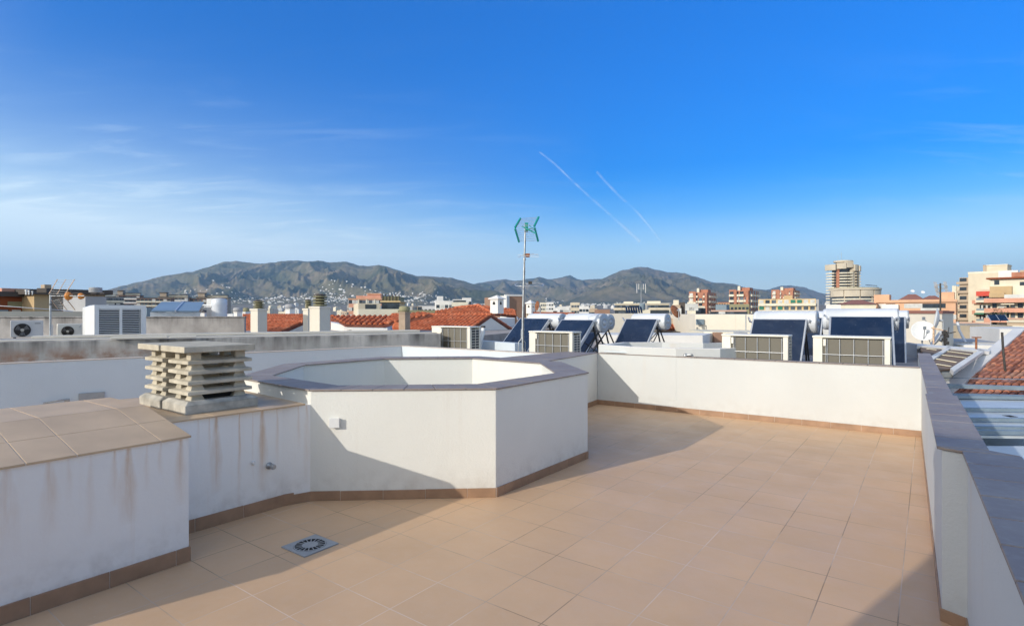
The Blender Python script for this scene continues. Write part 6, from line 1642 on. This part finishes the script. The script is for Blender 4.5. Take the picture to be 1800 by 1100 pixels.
# ---- cream apartments at right
def cb(name,mat,root,*bx): return sub(root,name,M[mat],*bx)
a1_=block('apartment_building','tall cream apartment building with blank wall and small black windows','building',1702,185,482,1790,-8,24,M['cream'],floors=0,parapet=False)
h=a1_['h'];L=a1_['L1']
cb('parapet','pale_cream',a1_,(-.1,L*.9,-.1,.25,h,h+.7)); cb('roof_room','cream',a1_,(L*.34,L*.78,1,9,h+.0,h+2.5)); cb('roof_room_top','pale_cream',a1_,(L*.33,L*.79,.8,9.2,h+2.5,h+2.8)); cb('white_gable','white_far',a1_,(L*.62,L*1.0,-.8,.5,h-1.6,h+.6))
cb('chimney','tan',a1_,(L*.30,L*.36,.5,1.5,h,h+2.8)); cb('side_return','tan',a1_,(-2.5,0,1,10,0,h-1.0))
for k in range(5): cb('balcony','tan',a1_,(-3.2,-.02,.2,1.2,h-3.2-k*3,h-2.4-k*3)); cb('window','glass_dark',a1_,(-2.4,-.6,.90,1.1,h-2.3-k*3,h-1.2-k*3))
a2_=block('apartment_building','narrow cream apartment wing with dark square windows at its left edge','building',1674,190,503.5,1704,-8,20,M['cream'],floors=0,parapet=False)
h=a2_['h'];L=a2_['L1']
cb('corner_pier','pale_cream',a2_,(0,L*.24,-.4,.0,0,h+.2)); 
for k in range(4):
    cb('window','glass_dark',a2_,(L*.42,L*.62,-.06,.1,h-5.4-k*3.1,h-3.8-k*3.1)); cb('balcony','pink',a2_,(L*.4,L*.98,-1.2,-.02,h-7.0-k*3.1,h-6.6-k*3.1)); cb('balcony_wall','cream',a2_,(L*.72,L*.98,-1.2,-1.1,h-6.6-k*3.1,h-5.6-k*3.1))
cb('opening','glass_mid',a2_,(L*.38,L*.58,-.06,.1,h-3.0,h-1.2))
a3_=block('apartment_building','terraced apartment building with pink balcony bands and red awning','building',1712,172,510,1746,-10,20,M['cream'],floors=0,parapet=False)
h=a3_['h'];L=a3_['L1']
for k in range(3):
    z=h-3.5-k*3.15
    cb('balcony_slab','pale_cream',a3_,(L*.15,L+.3,-2.0,-.02,z-.3,z)); cb('balcony_wall','pale_cream',a3_,(L*.15,L*.98,-2.0,-1.85,z+.001,z+.4)); cb('opening','glass_dark',a3_,(L*.3,L*.95,-.08,.1,z+.3,z+2.1)); cb('railing','metal_blue',a3_,(L*.2,L*.9,-1.95,-1.9,z+.4,z+1.0)); cb('side_band','pink',a3_,(-.3,L*.42,-1.0,-.03,z-.7,z+.45))
    for q in (.38,.62): cb('person_high_shutter' if False else 'shutter','shutter',a3_,(L*q,L*(q+.1),-.12,-.081,z+.35,z+2.0))
cb('awning','red_cloth',a3_,(L*.22,L*1.0,-2.6,-.1,h-.9,h-.5),(L*.22,L*1.0,-2.7,-2.6,h-1.9,h-.5)); cb('awning','green_blind',a3_,(L*.1,L*.6,-2.4,-.1,h-7.4,h-7.0)); 
cb('roof_railing','pale_cream',a3_,(L*.4,L+.2,-.2,-.1,h,h+.8))
a4_=block('apartment_building','ochre and cream terraced building with long brick red balcony bands at the right edge','building',1741,160,491,1860,-6,24,M['pale_cream'],floors=0,parapet=False)
h=a4_['h'];L=a4_['L1']
cb('roof_edge','brown_red',a4_,(-.8,L+.4,-1.2,24,h,h+.4)); cb('roof_room','brick_far',a4_,(L*.30,L*.9,3,12,h+.4,h+1.9)); cb('chimney','tan',a4_,(L*.42,L*.52,4,5,h+1.9,h+2.5)); cb('opening','glass_dark',a4_,(L*.06,L*.14,-.06,.1,h-1.6,h-.4)); cb('opening','glass_dark',a4_,(L*.45,L*.56,-.06,.1,h-2.0,h-1.0))
cb('ochre_terrace','ochre',a4_,(0,L*.34,-1.2,-.03,h-5.2,h-2.1)); cb('planter','ochre',a4_,(L*.0,L*.24,-2.2,-1.2,h-5.2,h-4.0))
for k in range(4):
    z=h-5.5-k*2.75
    cb('balcony_band','pink',a4_,(-1.0,L,-3.1+.3*(k==1),-2.9+.3*(k==1),z-1.2,z)); cb('balcony_slab','pale_cream',a4_,(-1.0,L,-2.6,-.04,z-1.2,z-1.0)); 
    for (q0,q1,mm_) in ((.03,.10,'glass_dark'),(.13,.23,'shutter'),(.25,.29,'glass_dark'),(.32,.38,'glass_mid'),(.42,.5,'glass_dark'),(.54,.62,'shutter')): cb('opening',mm_,a4_,(L*q0,L*q1,-.1,.1,z-2.7,z-1.3))
    cb('pier','cream',a4_,(L*.30,L*.315,-1.0,-.11,z-2.75,z-1.21))
cb('railing','shutter',a4_,(L*.24,L,-2.85,-2.8,h-5.5,h-4.5)); cb('canopy','cream',a4_,(L*.2,L*.4,-4.2,-2.9,h-7.3,h-7.0))
# tan walls / step in front, small roof things
b=block('roof_wall','pinkish brick parapet in front of the narrow cream wing','wall',1676,45,566,1742,-4,.5,M['rosy'],floors=0,parapet=False)
b=block('roof_wall','stepped tan slatted stair wall at the right edge','wall',1770,40,561,1830,-4,3,M['tan'],floors=0,parapet=False)
h=b['h'];L=b['L1']
for k in range(5): cb('slat','pale_cream',b,(0,L,-.12,-.02,h-.2-k*.35,h-.1-k*.35))
# distant shrubs between walls
M['leaf']=plain('leaf',(.05,.075,.03),.8,var=.4,scale=6)
def bush(x,y,Y,r,label):
    p=P(x,y,Y); root=empty('roof_shrub',(p.x,p.y,p.z),0,label,'shrub'); mb=MB()
    for k in range(160):
        v=Vector((rnd.gauss(0,.45),rnd.gauss(0,.35),rnd.gauss(.3,.35)))*r; q=Vector((rnd.uniform(-1,1),rnd.uniform(-1,1),rnd.uniform(-1,1))).normalized()*r*.12; w=q.cross(Vector((0,0,1)))
        mb.add([v,v+q,v+q+w,v+w],[(0,1,2,3)])
    mb.build('foliage',M['leaf'],root); MB().tube([(0,0,-.6*r),(0,0,.3*r)],.04*r,5).build('stem',M['steel_dark'],root)
bush(1758,556,66,1.0,'small dark green shrub on the terraced apartment balcony')

# ================================================================ contrails, air
def contrail(pts,Y,r0,r1,label,seed):
    m,nt,b,out=newmat('vapour_trail'); nt.nodes.remove(b)
    e=nd(nt,'ShaderNodeBsdfDiffuse'); e.inputs[0].default_value=(.9,.9,.9,1); tl=nd(nt,'ShaderNodeBsdfTranslucent'); tl.inputs[0].default_value=(.9,.9,.9,1)
    ad=nd(nt,'ShaderNodeMixShader'); ad.inputs[0].default_value=.5; nt.links.new(e.outputs[0],ad.inputs[1]); nt.links.new(tl.outputs[0],ad.inputs[2])
    tr=nd(nt,'ShaderNodeBsdfTransparent'); mx=nd(nt,'ShaderNodeMixShader')
    v=texc(nt,kind='World'); n=noise(nt,v,.0012,6,.7)
    lw=nd(nt,'ShaderNodeLayerWeight'); lw.inputs[0].default_value=.5
    edge=math_(nt,'POWER',math_(nt,'SUBTRACT',1.0,lw.outputs['Facing']),1.5)
    f=math_(nt,'MULTIPLY',ramp(nt,n,[(.40,.01),(.66,.20)]),edge)
    nt.links.new(f,mx.inputs[0]); nt.links.new(tr.outputs[0],mx.inputs[1]); nt.links.new(ad.outputs[0],mx.inputs[2]); nt.links.new(mx.outputs[0],out.inputs[0])
    P_=[P(x,y,Y) for x,y in pts]; n_=len(P_)
    mb=MB(); mb.tube(P_,[r0+(r1-r0)*(k/(n_-1)) for k in range(n_)],16,cap=False); o=mb.build('contrail',m); tag(o,label,'contrail')
    o.visible_shadow=True
contrail([(948,267),(975,288),(1005,317),(1035,345),(1065,371),(1095,398),(1125,425)],24000,40,85,'long thin straight contrail, left of the two',1)
contrail([(1049,302),(1065,320),(1090,346),(1120,373),(1140,396),(1168,433)],24000,70,60,'shorter brighter contrail, right of the two',2)
# air
hz=bpy.data.materials.new('haze'); hz.use_nodes=True; nt=hz.node_tree; nt.nodes.clear(); out=nt.nodes.new('ShaderNodeOutputMaterial'); pv_=nt.nodes.new('ShaderNodeVolumePrincipled')
pv_.inputs['Color'].default_value=(.42,.70,1.0,1); pv_.inputs['Density'].default_value=HAZE if 'HAZE' in globals() else 6.8e-5; pv_.inputs['Anisotropy'].default_value=.2
nt.links.new(pv_.outputs[0],out.inputs['Volume'])
mb=MB(); mb.box(-13600,13600,-9300,15000,-101,1150); o=mb.build('haze',hz); tag(o,kind='stuff')
